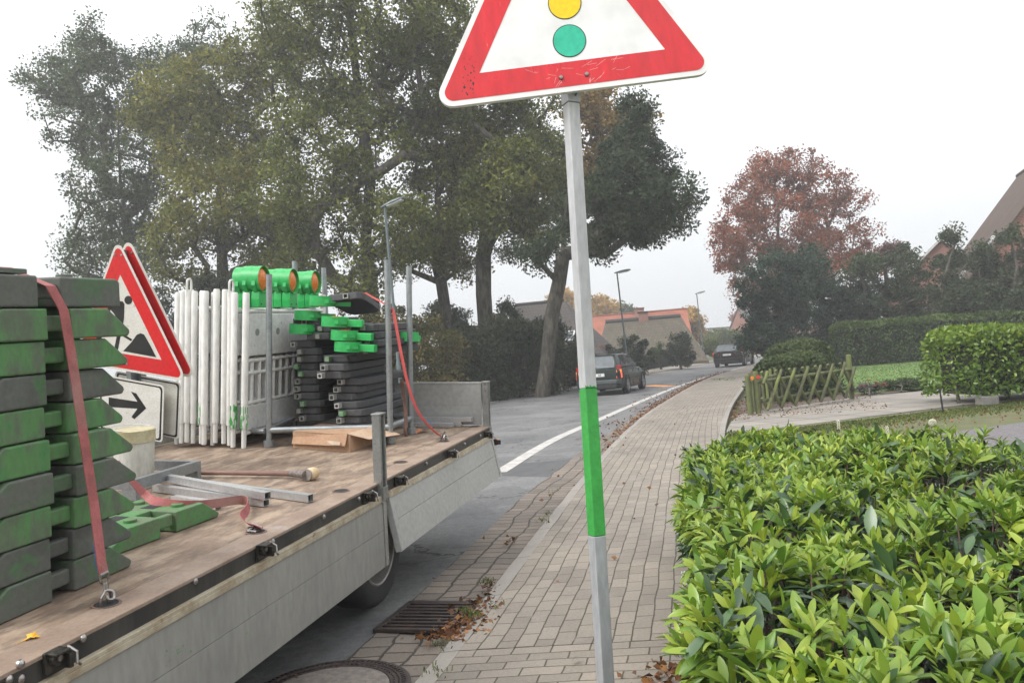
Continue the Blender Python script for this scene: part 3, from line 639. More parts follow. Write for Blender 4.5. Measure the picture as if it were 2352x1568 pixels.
b.tube(sm3([(P[-1][0], P[-1][1], .025), (hk[0] + .03, hk[1] + .03, .03), (hk[0] + .01, hk[1] + .005, .018), (hk[0] - .02, hk[1] + .02, .012)], 4), .0055, 8)
b.tube(sm3([(hk[0] - .03, .12, .008), (hk[0] - .035, .16, .012), (hk[0], .18, .016), (hk[0] + .03, .16, .012), (hk[0] + .02, .12, .008), (hk[0] - .03, .12, .008)], 4), .006, 8); b.build('hook', ringm, s2, smooth=True)

# ------------------------------------------------------------------ road signs
red = M('sign_red', (.62, .015, .02), (.55, .02, .025), scale=3, rough=.35, rand=True, c3=(.6, .15, .13), s3=22, lo3=.7, hi3=.74, fine=50, bmp=.05, spec=.5)
white = M('sign_white', (.80, .80, .79), (.78, .78, .765), scale=2, rough=.4, fine=6, bmp=.0)
whited = M('sign_white_worn', (.66, .65, .61), (.6, .58, .53), scale=5, rough=.45, fine=60, c3=(.38, .36, .33), s3=14, lo3=.62, hi3=.72, stretch=(1, 1, 2))
blackm = M('sign_black', (.012, .012, .013), (.02, .02, .02), rough=.45)
backm = M('sign_back', (.4, .4, .41), (.33, .33, .34), rough=.5, metal=.6)
def roundpoly(pts, r, n=6):
    o = []; k = len(pts)
    for i in range(k):
        a, b_, c_ = Vector(pts[i - 1]), Vector(pts[i]), Vector(pts[(i + 1) % k]); u = (a - b_).normalized(); v_ = (c_ - b_).normalized()
        h = math.acos(max(-1, min(1, u.dot(v_)))) / 2; d = r / math.tan(h); ce = b_ + (u + v_).normalized() * (r / math.sin(h)); p = b_ + u * d; q_ = b_ + v_ * d
        a0 = math.atan2(p.y - ce.y, p.x - ce.x); a1 = math.atan2(q_.y - ce.y, q_.x - ce.x); da = (a1 - a0 + math.pi) % (2 * math.pi) - math.pi
        for j in range(n + 1): t = a0 + da * j / n; o.append((ce.x + r * math.cos(t), ce.y + r * math.sin(t)))
    return o
def tri(L, inset=0):
    h = L * math.sqrt(3) / 2; k = inset
    return [(-L / 2 + k * math.sqrt(3), k), (L / 2 - k * math.sqrt(3), k), (0, h - 2 * k)]
def circ(x, y, r, n=40): return [(x + r * math.cos(2 * math.pi * i / n), y + r * math.sin(2 * math.pi * i / n)) for i in range(n)]
def plate2(par, name, poly, y, mat, th=.0006): b = MB(); b.prism(poly, y, y + th, ax=1); return b.build(name, mat, par)
# sign frame: local x right, z up, -y towards the viewer
def frame_from(o, ex, ez):
    ex = nz(np.array(ex)); ez = np.array(ez); ez = nz(ez - ex * (ez @ ex)); ey = np.cross(ez, ex)
    return Matrix(((ex[0], ey[0], ez[0], o[0]), (ex[1], ey[1], ez[1], o[1]), (ex[2], ey[2], ez[2], o[2]), (0, 0, 0, 1)))
# near sign on its pole
DS = 2.85; bl = PD(990, 251, DS + .01); br = PD(1657, 166.5, DS - .01)
LS = float(np.linalg.norm(br - bl)); ex = br - bl; vtop = PD(1290, -400, DS + .03) - PD(1314, 210, DS)
SF = frame_from((bl + br) / 2, ex, vtop)
sg = empty('traffic_light_warning_sign', SF, 'red bordered triangular warning sign with yellow and green discs, on the post', 'road sign')
b = MB(); b.prism(roundpoly(tri(LS), .046), 0, .0022, ax=1); b.build('panel', white, sg)
b = MB(); out_ = roundpoly(tri(LS), .046); inn = roundpoly(tri(LS, .004), .042); n_ = len(out_)
b.add([(x, 0, z) for x, z in out_] + [(x, .022, z) for x, z in out_] + [(x, .022, z) for x, z in inn] + [(x, .001, z) for x, z in inn], [(i, (i + 1) % n_, n_ + (i + 1) % n_, n_ + i) for i in range(n_)] + [(n_ + i, n_ + (i + 1) % n_, 2 * n_ + (i + 1) % n_, 2 * n_ + i) for i in range(n_)] + [(2 * n_ + i, 2 * n_ + (i + 1) % n_, 3 * n_ + (i + 1) % n_, 3 * n_ + i) for i in range(n_)]); b.build('edge_flange', white, sg)
ro = roundpoly(tri(LS, .0185), .030, 8); ri = roundpoly(tri(LS, .105), .0015, 8); n_ = len(ro)
def band(par, ro, ri, y, mat, th=.0006, name='red_border'):
    n_ = len(ro); b = MB(); vs = [(x, y, z) for x, z in ro] + [(x, y, z) for x, z in ri] + [(x, y - th, z) for x, z in ro] + [(x, y - th, z) for x, z in ri]
    f = []
    for i in range(n_):
        j = (i + 1) % n_; f += [(2 * n_ + i, 2 * n_ + j, 3 * n_ + j, 3 * n_ + i), (i, j, 2 * n_ + j, 2 * n_ + i), (n_ + i, 3 * n_ + i, 3 * n_ + j, n_ + j)]
    return b.add(vs, f).build(name, mat, par)
redn = M('sign_red_worn', (.66, .02, .03), (.58, .03, .035), scale=3, rough=.3, c3=(.72, .25, .24), s3=30, lo3=.68, hi3=.72, fine=30, bmp=.05, stretch=(1, 1, .3))
band(sg, ro, ri, -.0006, redn)
gc = .178
for z, m_, nm in ((gc, M('disc_green', (.03, .52, .33), (.02, .45, .28), scale=12, rough=.35, fine=30), 'green_disc'), (gc + .136, M('disc_yellow', (.9, .60, .0), (.85, .55, .0), rough=.35), 'yellow_disc'), (gc + .272, red, 'red_disc')):
    plate2(sg, 'disc_outline', circ(0, z, .0585), -.0012, blackm); plate2(sg, nm, circ(0, z, .0555), -.0019, m_)
for dx in (-.045, .045):
    b = MB(); b.lathe([(.0085, -.001), (.0085, -.004), (.006, -.008), (.0001, -.009)], 12, (dx - .0, 0, .052), ax=1); b.build('bolt', ringm, sg, smooth=True)
b = MB()
scr = random.Random(3)
for k in range(26):
    x, z = scr.uniform(-.16, .2), scr.uniform(.028, .095); a = scr.uniform(-1.2, 1.2); l_ = scr.uniform(.01, .045); w_ = .0009
    dx, dz = math.cos(a) * l_ / 2, math.sin(a) * l_ / 2
    b.add([(x - dx, -.00135, z - dz), (x + dx, -.00135, z + dz), (x + dx * .9 - w_, -.00135, z + dz * .9 + w_), (x - dx, -.00135, z - dz + w_)], [(0, 1, 2, 3)])
b.build('scratches', M('scratch', (.75, .5, .48), rough=.5), sg)
b = MB()
for k in range(34):
    t = k / 33; x = -.375 + .02 * math.sin(k * 1.7) + .03 * t; z = .03 + .17 * t + scr.uniform(-.006, .006); r_ = scr.uniform(.001, .0042) * (1.2 - t)
    b.add([(x + r_ * math.cos(a) * scr.uniform(.5, 1.5), -.00135, z + 1.5 * r_ * math.sin(a) * scr.uniform(.5, 1.5)) for a in np.linspace(0, 5.2, 6)], [(0, 1, 2, 3, 4, 5)])
b.build('paint_chips', blackm, sg)
# pole: square tube
pt = PD(1309, 196, DS + .062); pb = PD(1391, 1568, DS - .08); dr = pb - pt; pb2 = pt + dr * ((.06 - pt[2]) / dr[2])
ax_ = nz(pt - pb2); exx = nz(np.cross(np.array((-.13, 1, 0)), ax_)); PF = frame_from(pb2, exx, ax_); PL = float(np.linalg.norm(pt - pb2)) + .55
PF = PF @ RZ(.30)
po = empty('sign_post', PF, 'square aluminium post holding the warning sign, with a painted green band', 'sign post')
polem = M('post_alu', (.40, .41, .42), (.33, .335, .34), scale=5, rough=.5, metal=.25, stretch=(1, 1, .25), fine=70, c3=(.24, .23, .2), s3=9, lo3=.6, hi3=.72)
polew = M('post_alu_pale', (.47, .475, .48), (.38, .385, .39), scale=5, rough=.5, metal=.15, stretch=(1, 1, .25), fine=70, c3=(.36, .35, .31), s3=6, lo3=.55, hi3=.72)
greenp = M('post_green', (.045, .34, .06), (.035, .28, .05), scale=6, rough=.4, fine=50, c3=(.12, .4, .12), s3=30, lo3=.7, hi3=.75)
def sfrac(py): return PL - .55 - float(np.linalg.norm(onplane(1300 + (py - 212) * .0655, py, pt, np.array((0, 1, 0))) - pt))
zg1, zg0 = sfrac(892), sfrac(1216)
hw = .0225
b = MB(); b.bb(-hw, hw, -hw, hw, -.3, zg0 - .0005); b.build('lower_tube', polem, po, bevel=.003)
b = MB(); b.bb(-hw - .0004, hw + .0004, -hw - .0004, hw + .0004, zg0, zg1); b.build('green_band', greenp, po, bevel=.003)
# jagged paint edges
b = MB()
for s in (-1, 1):
    for k in range(14):
        x = -hw + (k + .5) * 2 * hw / 14; hgt = scr.uniform(.002, .012)
        b.bb(x - .0016, x + .0016, -hw - .0006, -hw + .001, zg1 - .002, zg1 + hgt)
b.build('paint_edge', greenp, po)
b = MB(); b.bb(-hw, hw, -hw, hw, zg1 + .0005, PL - .62); b.build('upper_tube', polew, po, bevel=.003)
b = MB(); b.bb(-hw - .003, hw + .003, -hw - .003, hw + .003, PL - .6195, PL - .0); b.build('sleeve', polem, po, bevel=.002)
b = MB(); b.tube([(-.012, -hw - .006, PL - .585), (.0, -hw - .007, PL - .578), (.01, -hw - .006, PL - .586), (.004, -hw - .006, PL - .598)], .0025, 6)
for k in range(6): b.cyl((hw, .004, .5 + k * .22), (hw + .0008, .004, .5 + k * .22), .004, 8)
b.build('split_pin', dark, po)
b = MB(); b.bb(-.075, .075, -.02, -.004, PL - .53, PL - .505); o = b.build('clamp', backm, po)

# signs carried on the lorry
DA = 5.25; A_ = PD(290, 546, DA); BR_ = PD(430, 876, DA + .06); BL_ = PD(126, 824, DA + .5)
ls = float(np.linalg.norm(A_ - BR_)) * 1.03
TF = frame_from(BR_ - nz(BR_ - BL_) * ls / 2, BR_ - BL_, A_ - BR_ + nz(BR_ - BL_) * ls / 2)
def tri_sign(mw, label, symbol):
    s = empty('roadworks_sign', mw, label, 'road sign', 'roadworks triangles carried on the lorry')
    b = MB(); b.prism(roundpoly(tri(ls), .045), 0, .003, ax=1); b.build('panel', whited, s)
    band(s, roundpoly(tri(ls, .017), .033, 8), roundpoly(tri(ls, .118), .0015, 8), -.0006, red)
    if symbol:
        iv_ = SYM.inverted()
        def pp(pts): return [(lambda q: (q.x, q.z))(iv_ @ Vector(onplane(x, y, PO, PN))) for x, y in pts]
        b = MB()
        for poly in (circle_px(295, 689, 9), [(252, 690), (262, 690), (282, 692), (286, 698), (285, 730), (283, 744), (274, 742), (270, 735), (262, 720), (250, 706)], [(252, 700), (258, 704), (238, 745), (228, 741)],
                     [(276, 735), (283, 742), (271, 803), (262, 803)], [(262, 726), (270, 738), (240, 762), (224, 796), (216, 792), (230, 752)], [(248, 752), (251, 748), (304, 779), (301, 783)],
                     [(283, 806), (301, 787), (315, 768), (323, 765), (331, 768), (345, 792), (359, 820)]):
            b.prism(pp(poly)[::1], -.0012, -.0007, ax=1)
        b.build('symbol', blackm, s)
    b = MB(); b.bb(-.02, .02, .0035, .05, -.1, ls * .79); b.build('back_post', galv, s)
    b = MB()
    for x, z in ((-.03, ls * .76), (.025, ls * .76), (0, .05)): b.lathe([(.008, -.0008), (.008, -.004), (.0001, -.006)], 10, (x, 0, z), ax=1)
    pieces(b, 'bolt', ringm, s)
def circle_px(x, y, r): return [(x + r * math.cos(a), y + 1.1 * r * math.sin(a)) for a in np.linspace(0, 2 * math.pi, 24, endpoint=False)]
SYM = TF; PO = np.array(TF.translation); PN = np.array(TF.col[1][:3])
tri_sign(TF, 'front roadworks triangle with digging man symbol, leaning above the near stack', True)
tri_sign(TF @ T(.03, .055, .012), 'second red bordered triangle showing only its right edge behind the front one', False)
def px_on(pts): iv_ = TF.inverted(); return [(lambda q: (q.x, q.z))(iv_ @ Vector(onplane(x, y, PO, PN))) for x, y in pts]
def rect_sign(mw, label, arrow):
    s = empty('arrow_plate', mw, label, 'sign plate', 'arrow plates carried on the lorry')
    c_ = px_on([(377, 886), (373, 1016), (269, 866)]); tr, brc, tl_ = [Vector(p) for p in c_]; e = (tl_ - tr).normalized() * .58
    R4 = [tr + e, tr, brc, brc + e]; ce = sum(R4, Vector((0, 0))) / 4
    def sc(k): return roundpoly([p + (ce - p).normalized() * k for p in R4], .03 if k < .01 else .022)
    b = MB(); b.prism(sc(0), 0, .003, ax=1); b.build('panel', whited, s)
    band(s, sc(.017), sc(.034), -.0006, blackm, name='black_border')
    if arrow:
        b = MB(); b.prism(px_on([(250, 912), (316, 922), (301, 899), (313, 903), (336, 937), (309, 962), (302, 957), (316, 938), (250, 934)])[::1], -.0012, -.0007, ax=1); b.build('arrow', blackm, s)
rect_sign(TF, 'white plate with black arrow pointing right below the front roadworks triangle', True)
rect_sign(TF @ T(.085, .06, .018), 'white black-bordered plate half hidden behind the arrow plate', False)

# ------------------------------------------------------------------ white fence panels
plw = M('white_plastic', (.68, .67, .64), (.60, .59, .56), scale=4, rough=.5, fine=30, stretch=(1, 1, .4), rand=True, c3=(.33, .31, .27), s3=9, lo3=.64, hi3=.74)
plg = M('white_plastic_shade', (.66, .66, .65), (.6, .6, .59), scale=4, rough=.55, fine=30, rand=True, c3=(.3, .29, .26), s3=9, lo3=.64, hi3=.74)
redpl = M('reflective_red', (.4, .02, .02), rough=.4)
PX0 = 1.16
def panel(mw, label, ln=1.3, loop=False):
    r = empty('fence_panel', mw, label, 'barrier panel', 'white barrier fence panels on the lorry')
    for x in (0, ln):
        b = MB(); b.tube([(x, 0, .165), (x, 0, 1.235), (x, 0, 1.25)], [.0275, .0275, .021], 12); b.tube([(x, 0, .002), (x, 0, .1645)], [.0195, .0205], 12); b.build('post', plw, r, smooth=True)
    b = MB(); b.bb(.03, ln - .03, -.018, .018, .74, 1.08)
    b.build('top_board', plg, r, bevel=.006)
    b = MB()
    for z in (1.10, .70, .60, .36, .12): b.tube([(.024, 0, z), (ln - .024, 0, z)], .017, 8)
    pieces(b, 'rail', plw, r, smooth=True)
    b = MB()
    for k in range(11): x = .1 + k * (ln - .2) / 10; b.tube([(x, 0, .34), (x, 0, .72)], .016, 8)
    pieces(b, 'bar', plg, r, smooth=True)
    b = MB(); b.bb(.03, ln - .03, -.015, .015, .14, .34); b.build('bottom_board', plg, r, bevel=.006)
    b = MB()
    for x in (.14, .3, .46): b.lathe([(.03, -.0192), (.026, -.0188), (.0001, -.0186)], 16, (x, 0, .93), ax=1)
    pieces(b, 'dimple', M('dimple', (.3, .3, .3), rough=.6), r)
    if loop: b = MB(); b.tube(sm3([(-.02, 0, 1.2), (-.02, 0, 1.31), (.0, 0, 1.335), (.035, 0, 1.31), (.035, 0, 1.1)], 4), .009, 8); b.build('loop', plw, r, smooth=True)
    return r
ys = [1.60, 1.70, 1.745, 1.79, 1.87, 1.915, 1.96, 2.005, 2.09, 2.135, 2.18, 2.25]
lbs = ['nearest white barrier panel, its grille side facing the pavement', 'second white barrier panel with a green painted foot', 'third white barrier panel with a metal loop on top', 'speckled grey barrier panel tube next to the gap, fourth from the right',
       'fifth white barrier panel, right end of the group of four', 'sixth white barrier panel in the middle of the group of four', 'seventh white barrier panel in the middle of the group of four', 'eighth white barrier panel with green smear, left end of the group of four',
       'ninth white barrier panel just left of the red gap', 'tenth white barrier panel with a metal loop on top', 'eleventh white barrier panel near the triangle sign', 'farthest white barrier panel touching the triangle sign']
greensm = M('green_smear', (.05, .36, .07), rough=.5)
pan = None; smear = []
for i, (y, lb) in enumerate(zip(ys, lbs)):
    mw_ = TRUCK @ T(PX0 + rnd.uniform(-.01, .02) + .012 * (i % 3), y + .07, rnd.uniform(-.002, .03) + (.012 if i > 2 else 0)) @ RX(.058 + rnd.uniform(-.003, .003)) @ RY(rnd.uniform(-.01, .01))
    lp = i in (2, 9)
    if i == 0: mw_ = TRUCK @ T(PX0, y + .07, .0) @ RX(.062); pan = r = panel(mw_, lb)
    elif lp: r = panel(mw_, lb, loop=True)
    else: r = copytree(pan, mw_, None, lb)
    smear.append((i, r))
for i, r in smear:
    if i in (0, 1, 7):
        b = MB()
        for k in range([26, 60, 14][(0, 1, 7).index(i)]): a = rnd.uniform(2.2, 5.4); z = rnd.uniform(.17, .33); b.box((.0285 * math.cos(a), .0285 * math.sin(a), z), (.004, .004, rnd.uniform(.015, .06)))
        b.build('paint_smear', greensm, r)
for y, X in ((1.925, 1.4), (2.235, 1.38)):
    pass
# ------------------------------------------------------------------ warning lamps
lampg = M('lamp_green', (.03, .42, .10), (.025, .36, .085), scale=7, rough=.35, fine=40, bmp=.04)
amber = M('lamp_amber', (.72, .22, .02), (.55, .13, .01), scale=30, rough=.2, bmp=.5, fine=90, stretch=(1, 1, 1))
def lamp(mw, label, standing=True, group=None):
    r = empty('warning_lamp', mw, label, 'warning lamp', group)
    if standing: b = MB(); b.prism([(-.075, 0), (.075, 0), (.08, .07), (.07, .135), (-.07, .135), (-.08, .07)], -.036, .036, ax=1); b.build('battery_box', lampg, r, bevel=.006); b = MB(); b.cyl((-.05, -.037, .03), (-.05, -.041, .03), .006, 8); b.cyl((.05, -.037, .03), (.05, -.041, .03), .006, 8); pieces(b, 'screw', dark, r)
    else: b = MB(); b.prism([(-.05, .0), (.05, .0), (.04, .13), (-.04, .13)], -.03, .03, ax=1); b.build('battery_box', lampg, r, bevel=.005)
    zc = .232
    b = MB(); b.lathe([(.106, -.048), (.1095, -.048), (.1095, .034), (.104, .036), (.104, -.03), (.106, -.048)], 32, (0, 0, zc), ax=1); b.build('hood', lampg, r, smooth=True)
    b = MB(); b.lathe([(.0001, -.052), (.03, -.050), (.06, -.042), (.087, -.028), (.1035, -.012), (.1035, .012), (.087, .028), (.05, .038), (.0001, .042)], 28, (0, 0, zc), ax=1); b.build('lens', amber, r, smooth=True)
    b = MB()
    for s in (-1, 1): b.prism([(s * .105, zc), (s * .1, zc - .06), (s * .055, .125), (s * .075, .125), (s * .116, zc - .05)], -.02, .01, ax=1)
    pieces(b, 'rib', lampg, r)
    return r
groups = [(566, 'near', 688), (666, 'middle', 703), (737, 'far', 680)]
lp0 = None; names = {'near': 'the group above the panel ends', 'middle': 'the middle group', 'far': 'the far group by the steel post'}
for gi, (px, nm, py) in enumerate(groups):
    X = [1.36, 1.84, 2.26][gi]
    for k in range(3):
        y = 1.60 + .085 * k; mw_ = TRUCK @ T(X + .01 * k + rnd.uniform(-.012, .012), y, 1.125 + rnd.uniform(-.004, .006)) @ RZ(rnd.uniform(-.05, .05) + .1)
        lb = '%s green warning lamp with amber lens in %s' % (['right-hand', 'second', 'left-hand'][k], names[nm])
        if lp0 is None: lp0 = lamp(mw_, lb, True, 'green warning lamps standing on the barrier panels')
        else: copytree(lp0, mw_, None, lb)

# ------------------------------------------------------------------ steel rack
def spot(px, py): q_ = Bd(px, py); return q_[0], q_[1]
rk = empty('steel_rack', TRUCK, 'galvanised tube rack with tall uprights standing on the lorry deck', 'rack')
R1, R2, R3, R4 = spot(618, 1026), spot(897, 1018), spot(944, 996), spot(676, 994)
R5 = (R4[0] + .62, R4[1] - .05)
tops = [Sx(618, 630, R1[0])[2], Sx(890, 597, R2[0])[2], Sx(939, 612, R3[0])[2], Sx(677, 600, R4[0])[2], Sx(743, 615, R5[0])[2]]
tpx = [(618, 630), (889, 597), (939, 612), (677, 600), (743, 615)]
for i, (p, z) in enumerate(zip((R1, R2, R3, R4, R5), tops)):
    ty = Sx(tpx[i][0], tpx[i][1], p[0])
    b = MB(); b.tube([(p[0], p[1], .0), (p[0], ty[1], z)], .0245, 16); b.tube([(p[0], ty[1], z - .01), (p[0], ty[1], z + .0005)], .019, 12)
    o = b.build('upright', galv, rk, smooth=True)
    b = MB(); b.tube([(p[0], p[1], .003), (p[0], p[1], .055)], .042, 20); b.build('foot_collar', galv, o, smooth=True)
b = MB()
zr = .135
loopp = [R1, R2, R3, (R5[0] + .1, R3[1] + .25), R5, R4, R1]
for a_, c_ in ((R1, R2), (R2, R3), (R3, R5), (R5, R4), (R4, R1)): b.tube([(a_[0], a_[1], zr), (c_[0], c_[1], zr)], .026, 12)
pieces(b, 'base_tube', galv, rk, smooth=True)
b = MB(); b.tube([(R1[0] - .02, R1[1] + .02, zr - .005), (R1[0] + .1, R1[1] + .7, zr)], .022, 12); b.build('cross_tube', galv, rk, smooth=True)

# ------------------------------------------------------------------ stacked beacon boards
brd = M('board_rubber', (.040, .042, .046), (.065, .066, .07), scale=6, rough=.6, rand=True, fine=40, bmp=.2, c3=(.10, .10, .10), s3=4, lo3=.6, hi3=.72)
stub_a = M('stub_alu', (.5, .5, .48), (.4, .4, .38), scale=20, rough=.5, metal=.3)
stub_g = M('stub_green', (.10, .30, .12), (.22, .28, .19), scale=30, rough=.5, rand=True)
def board(mw, label, kind, ln=.9, ty=.125, out=.045, wd=.25, group=None):
    r = empty('beacon_board', mw, label, 'beacon board', group)
    b = MB(); b.prism([(.0, .03), (.03, .0), (.10, -.012), (.30, -.012), (ln - .1, 0), (ln, .04), (ln, wd - .04), (ln - .1, wd), (.05, wd), (.0, wd - .03)], .001, .0585, ax=2); b.build('board', brd, r, bevel=.007, seg=2)
    hw_ = .02; b = MB(); x0, x1 = -out, .0
    if kind in ('hollow', 'round'):
        t = .0035
        b.bb(x0, x1, ty - hw_, ty - hw_ + t, .008, .048); b.bb(x0, x1, ty + hw_ - t, ty + hw_, .008, .048); b.bb(x0, x1, ty - hw_ + t, ty + hw_ - t, .008, .008 + t); b.bb(x0, x1, ty - hw_ + t, ty + hw_ - t, .048 - t, .048)
        if kind == 'round': b.lathe([(.0135, x0 + .001), (.02, x0 + .001)], 16, (0, ty, .028), ax=0)
        b.build('tube_stub', stub_a, r)
        b = MB(); b.bb(-.006, -.001, ty - .016, ty + .016, .012, .044); b.build('tube_mouth', dark, r)
    else:
        b.bb(x0, x1, ty - hw_, ty + hw_, .008, .048); b.build('tube_stub', stub_g if kind == 'green' else M('stub_grey', (.24, .25, .22), (.17, .18, .15), scale=25, rough=.6), r, bevel=.003)
    return r
dz = .0628; z0 = .155
ordn = ['lowest', 'second', 'third', 'fourth', 'fifth', 'sixth', 'seventh', 'eighth', 'ninth', 'tenth', 'eleventh', 'twelfth', 'thirteenth', 'fourteenth']
XL = Bd(700, 968, z0)[0]; XR = Bd(792, 972, z0)[0]
lefts = [(699, 'round'), (691, 'grey'), (699, 'green'), (687, 'hollow'), (685, 'hollow'), (688, 'hollow'), (694, 'green'), (684, 'green'), (691, 'grey'), (692, 'grey'), (677, 'round')]
rights = [(785, 'hollow'), (790, 'green'), (780, 'round'), (768, 'hollow'), (778, 'hollow'), (786, 'hollow'), (741, 'round'), (748, 'hollow'), (757, 'green')]
kd = {'round': 'round-holed', 'grey': 'plugged grey', 'green': 'green', 'hollow': 'hollow square'}
def blabel(i, side, k): return 'dark beacon board with %s tube, %s from bottom of the %s pile' % (kd[k], ordn[i], side)
for i, (px, k) in enumerate(lefts):
    z = z0 + i * dz; Xn = XL + rnd.uniform(-.02, .03); yt = Sx(px, 966 - 20.2 * i, Xn)[1]
    board(TRUCK @ T(Xn, yt - .125 - .05, z) @ RZ(rnd.uniform(-.03, .03)), blabel(i, 'left', k), k, ty=.175, group='beacon boards piled on the rack')
for i, (px, k) in enumerate(rights):
    z = z0 + i * dz; Xn = XR + rnd.uniform(-.02, .02); 
    if i in (6, 7): Xn -= .09
    yt = Sx(px, 966 - 20.5 * i, Xn)[1]
    board(TRUCK @ T(Xn, yt - .125 - .06, z) @ RZ(rnd.uniform(-.035, .02) - .02) @ RX(rnd.uniform(-.02, .02)), blabel(i, 'right', k), k, ty=.185, out=.06 if k != 'grey' else .04, wd=.27, group='beacon boards piled on the rack')
extra = [(11, 'left', (700, 764), 'grey'), (12, 'left', (705, 735), 'grey'), (13, 'left', (698, 702), 'hollow'), (9, 'right', (838, 785), 'grey'), (10, 'right', (842, 763), 'grey'), (11, 'right', (838, 743), 'grey'), (12, 'right', (832, 722), 'grey')]
for i, side, (px, py), k in extra:
    z = z0 + i * dz; Xn = (XL if side == 'left' else XR + .02) + rnd.uniform(-.02, .03); yt = Sx(px, py, Xn)[1]
    if side == 'left': yt -= .12 if i < 13 else 0
    o = board(TRUCK @ T(Xn, yt - (.13 if side == 'left' else .13), z) @ RZ(rnd.uniform(-.05, .03)) @ RX(rnd.uniform(-.02, .02)), 'dark beacon board with its lamp on, %s from the bottom of the %s pile' % (ordn[i], side) if i < 13 else 'dark beacon board under the tilted one at the top of the left pile', k, ty=.125, out=.02, wd=.26, group='beacon boards piled on the rack')
tp = Sx(748, 672, XL - .02)
board(TRUCK @ T(tp[0] + .02, tp[1] - .30, tp[2] - .055) @ RZ(.10) @ RY(.20) @ RX(-.08) , 'tilted grey beacon board topping the pile with a square hole in its end', 'hollow', ty=.12, out=.02, wd=.30, ln=.6)
# lamps lying flat on the piles
lying = [((737, 688), XL - .02, 'flat green lamp under the tilted board', .1), ((702, 721), XL, 'flat green lamp on the left pile, middle of three', .15), ((690, 752), XL - .03, 'flat green lamp sticking out left above the left pile', .05),
         ((765, 735), XR - .10, 'flat green lamp with its bracket on the right pile', -.1), ((787, 766), XR - .12, 'flat green lamp below the bracketed one on the right pile', -.15), ((795, 792), XR - .12, 'lowest flat green lamp on the right pile', -.2)]
for (px, py), X, lb, rz in lying:
    q_ = Sx(px, py, X)
    lamp(TRUCK @ T(q_[0] + .05, q_[1], q_[2]) @ RZ(rz + .35) @ RX(-1.50) @ T(0, 0.02, -.225), lb, False, 'green lamps lying flat on the beacon boards')
q_ = Sx(934, 776, 2.1); lamp(TRUCK @ T(2.1, q_[1], q_[2]) @ RZ(1.6) @ RX(-1.5) @ T(0, 0, -.225), 'green lamp peeking out behind the right-hand upright', False, 'green lamps lying flat on the beacon boards')

s3 = empty('lashing_strap', TRUCK, 'bright red lashing strap running down from the beacon boards to the deck edge', 'strap')
P = [Sx(838, 672, 1.75), Sx(895, 705, 1.55), Sx(903, 715, 1.5), Sx(912, 760, 1.5), Sx(925, 830, 1.52), Sx(942, 900, 1.56), Sx(962, 948, 1.6), Sx(990, 983, 1.64), Sx(1012, 1001, 1.66)]
P = [tuple(p) for p in smooth(P, 4)]
b = MB(); b.strip(P, (.5, 1, 0), .035, .003); b.build('webbing', webr2, s3, smooth=True)
hk = Bd(1018, 1013); hookring(s3, hk[0], .13, .002, P[-1][0], P[-1][1], P[-1][2], .03)
b = MB(); q_ = Sx(986, 968, 1.62); b.strip([(q_[0], q_[1] + .01, q_[2] + .02), (q_[0], q_[1] - .025, q_[2] - .02)], (0, 1, 1), .03, .004); b.build('label_tag', M('blue_tag', (.06, .2, .45), rough=.5), s3)
s4 = tag(MB().strip([tuple(p) for p in smooth([Sx(922, 870, 1.72), Sx(926, 900, 1.72), Sx(932, 950, 1.70), Sx(931, 990, 1.66), Sx(934, 1002, 1.66)], 4)], (.3, 1, 0), .036, .003).build('webbing_end', webb, None, TRUCK), 'brown dirty webbing end hanging beside the right-hand upright', 'strap')
b = MB(); c_ = Bd(968, 993); b.strip([(c_[0] - .06, c_[1] + .04, .004), (c_[0] - .01, c_[1] - .0, .03), (c_[0] + .05, c_[1] - .03, .006)], (.6, .8, 0), .06, .002); tag(b.build('orange_strip', M('orange_cloth', (.6, .22, .1), rough=.8), None, TRUCK), 'crumpled orange strip lying behind the rack foot', 'strip')

# ------------------------------------------------------------------ odds and ends on the deck
bk = Bd(318, 1120); bkm = M('bucket_white', (.58, .57, .52), (.5, .48, .42), scale=5, rough=.5, c3=(.35, .33, .2), s3=7, lo3=.56, hi3=.7, stretch=(1, 1, .3))
bu = empty('bucket', TRUCK @ T(bk[0], bk[1] + .02, 0.001) , 'stained white plastic bucket with yellowed rim behind the near stack', 'bucket')
b = MB(); b.lathe([(.0001, .0), (.105, .0), (.108, .01), (.121, .30), (.119, .30)], 36); b.build('body', bkm, bu, smooth=True)
b = MB(); b.lathe([(.1215, .29), (.128, .292), (.129, .36), (.131, .365), (.125, .37), (.0001, .362)], 36); b.build('lid', M('bucket_rim', (.5, .46, .30), (.42, .37, .22), scale=12, rough=.5, c3=(.6, .58, .53), s3=4), bu, smooth=True)
b = MB(); b.tube([(.13 * math.cos(a), .13 * math.sin(a), .375 + .012 * math.sin(a)) for a in np.linspace(-.2, math.pi + .2, 20)], .0035, 6); b.build('handle', M('handle_white', (.6, .6, .58), rough=.4), bu, smooth=True)
fm = M('frame_steel', (.26, .28, .28), (.21, .22, .225), scale=6, rough=.45, metal=.5)
fr = empty('box_section_stand', TRUCK @ T(-.02, 1.23, 0), 'grey steel box-section frame standing on legs behind the bucket', 'steel frame')
b = MB(); b.bb(-.62, 0, 0, .04, .062, .125); b.bb(-.62, 0, .66, .70, .062, .125); b.bb(-.04, 0, .0405, .6595, .062, .125); b.bb(-.62, -.58, .0405, .6595, .062, .125); b.build('top_frame', fm, fr, bevel=.002)
for x, y in ((-.04, 0), (-.04, .60), (-.62, 0), (-.62, .60)): b = MB(); b.bb(x + .001, x + .039, y + .001, y + .099, 0.001, .0615); b.build('leg', fm, fr, bevel=.002)
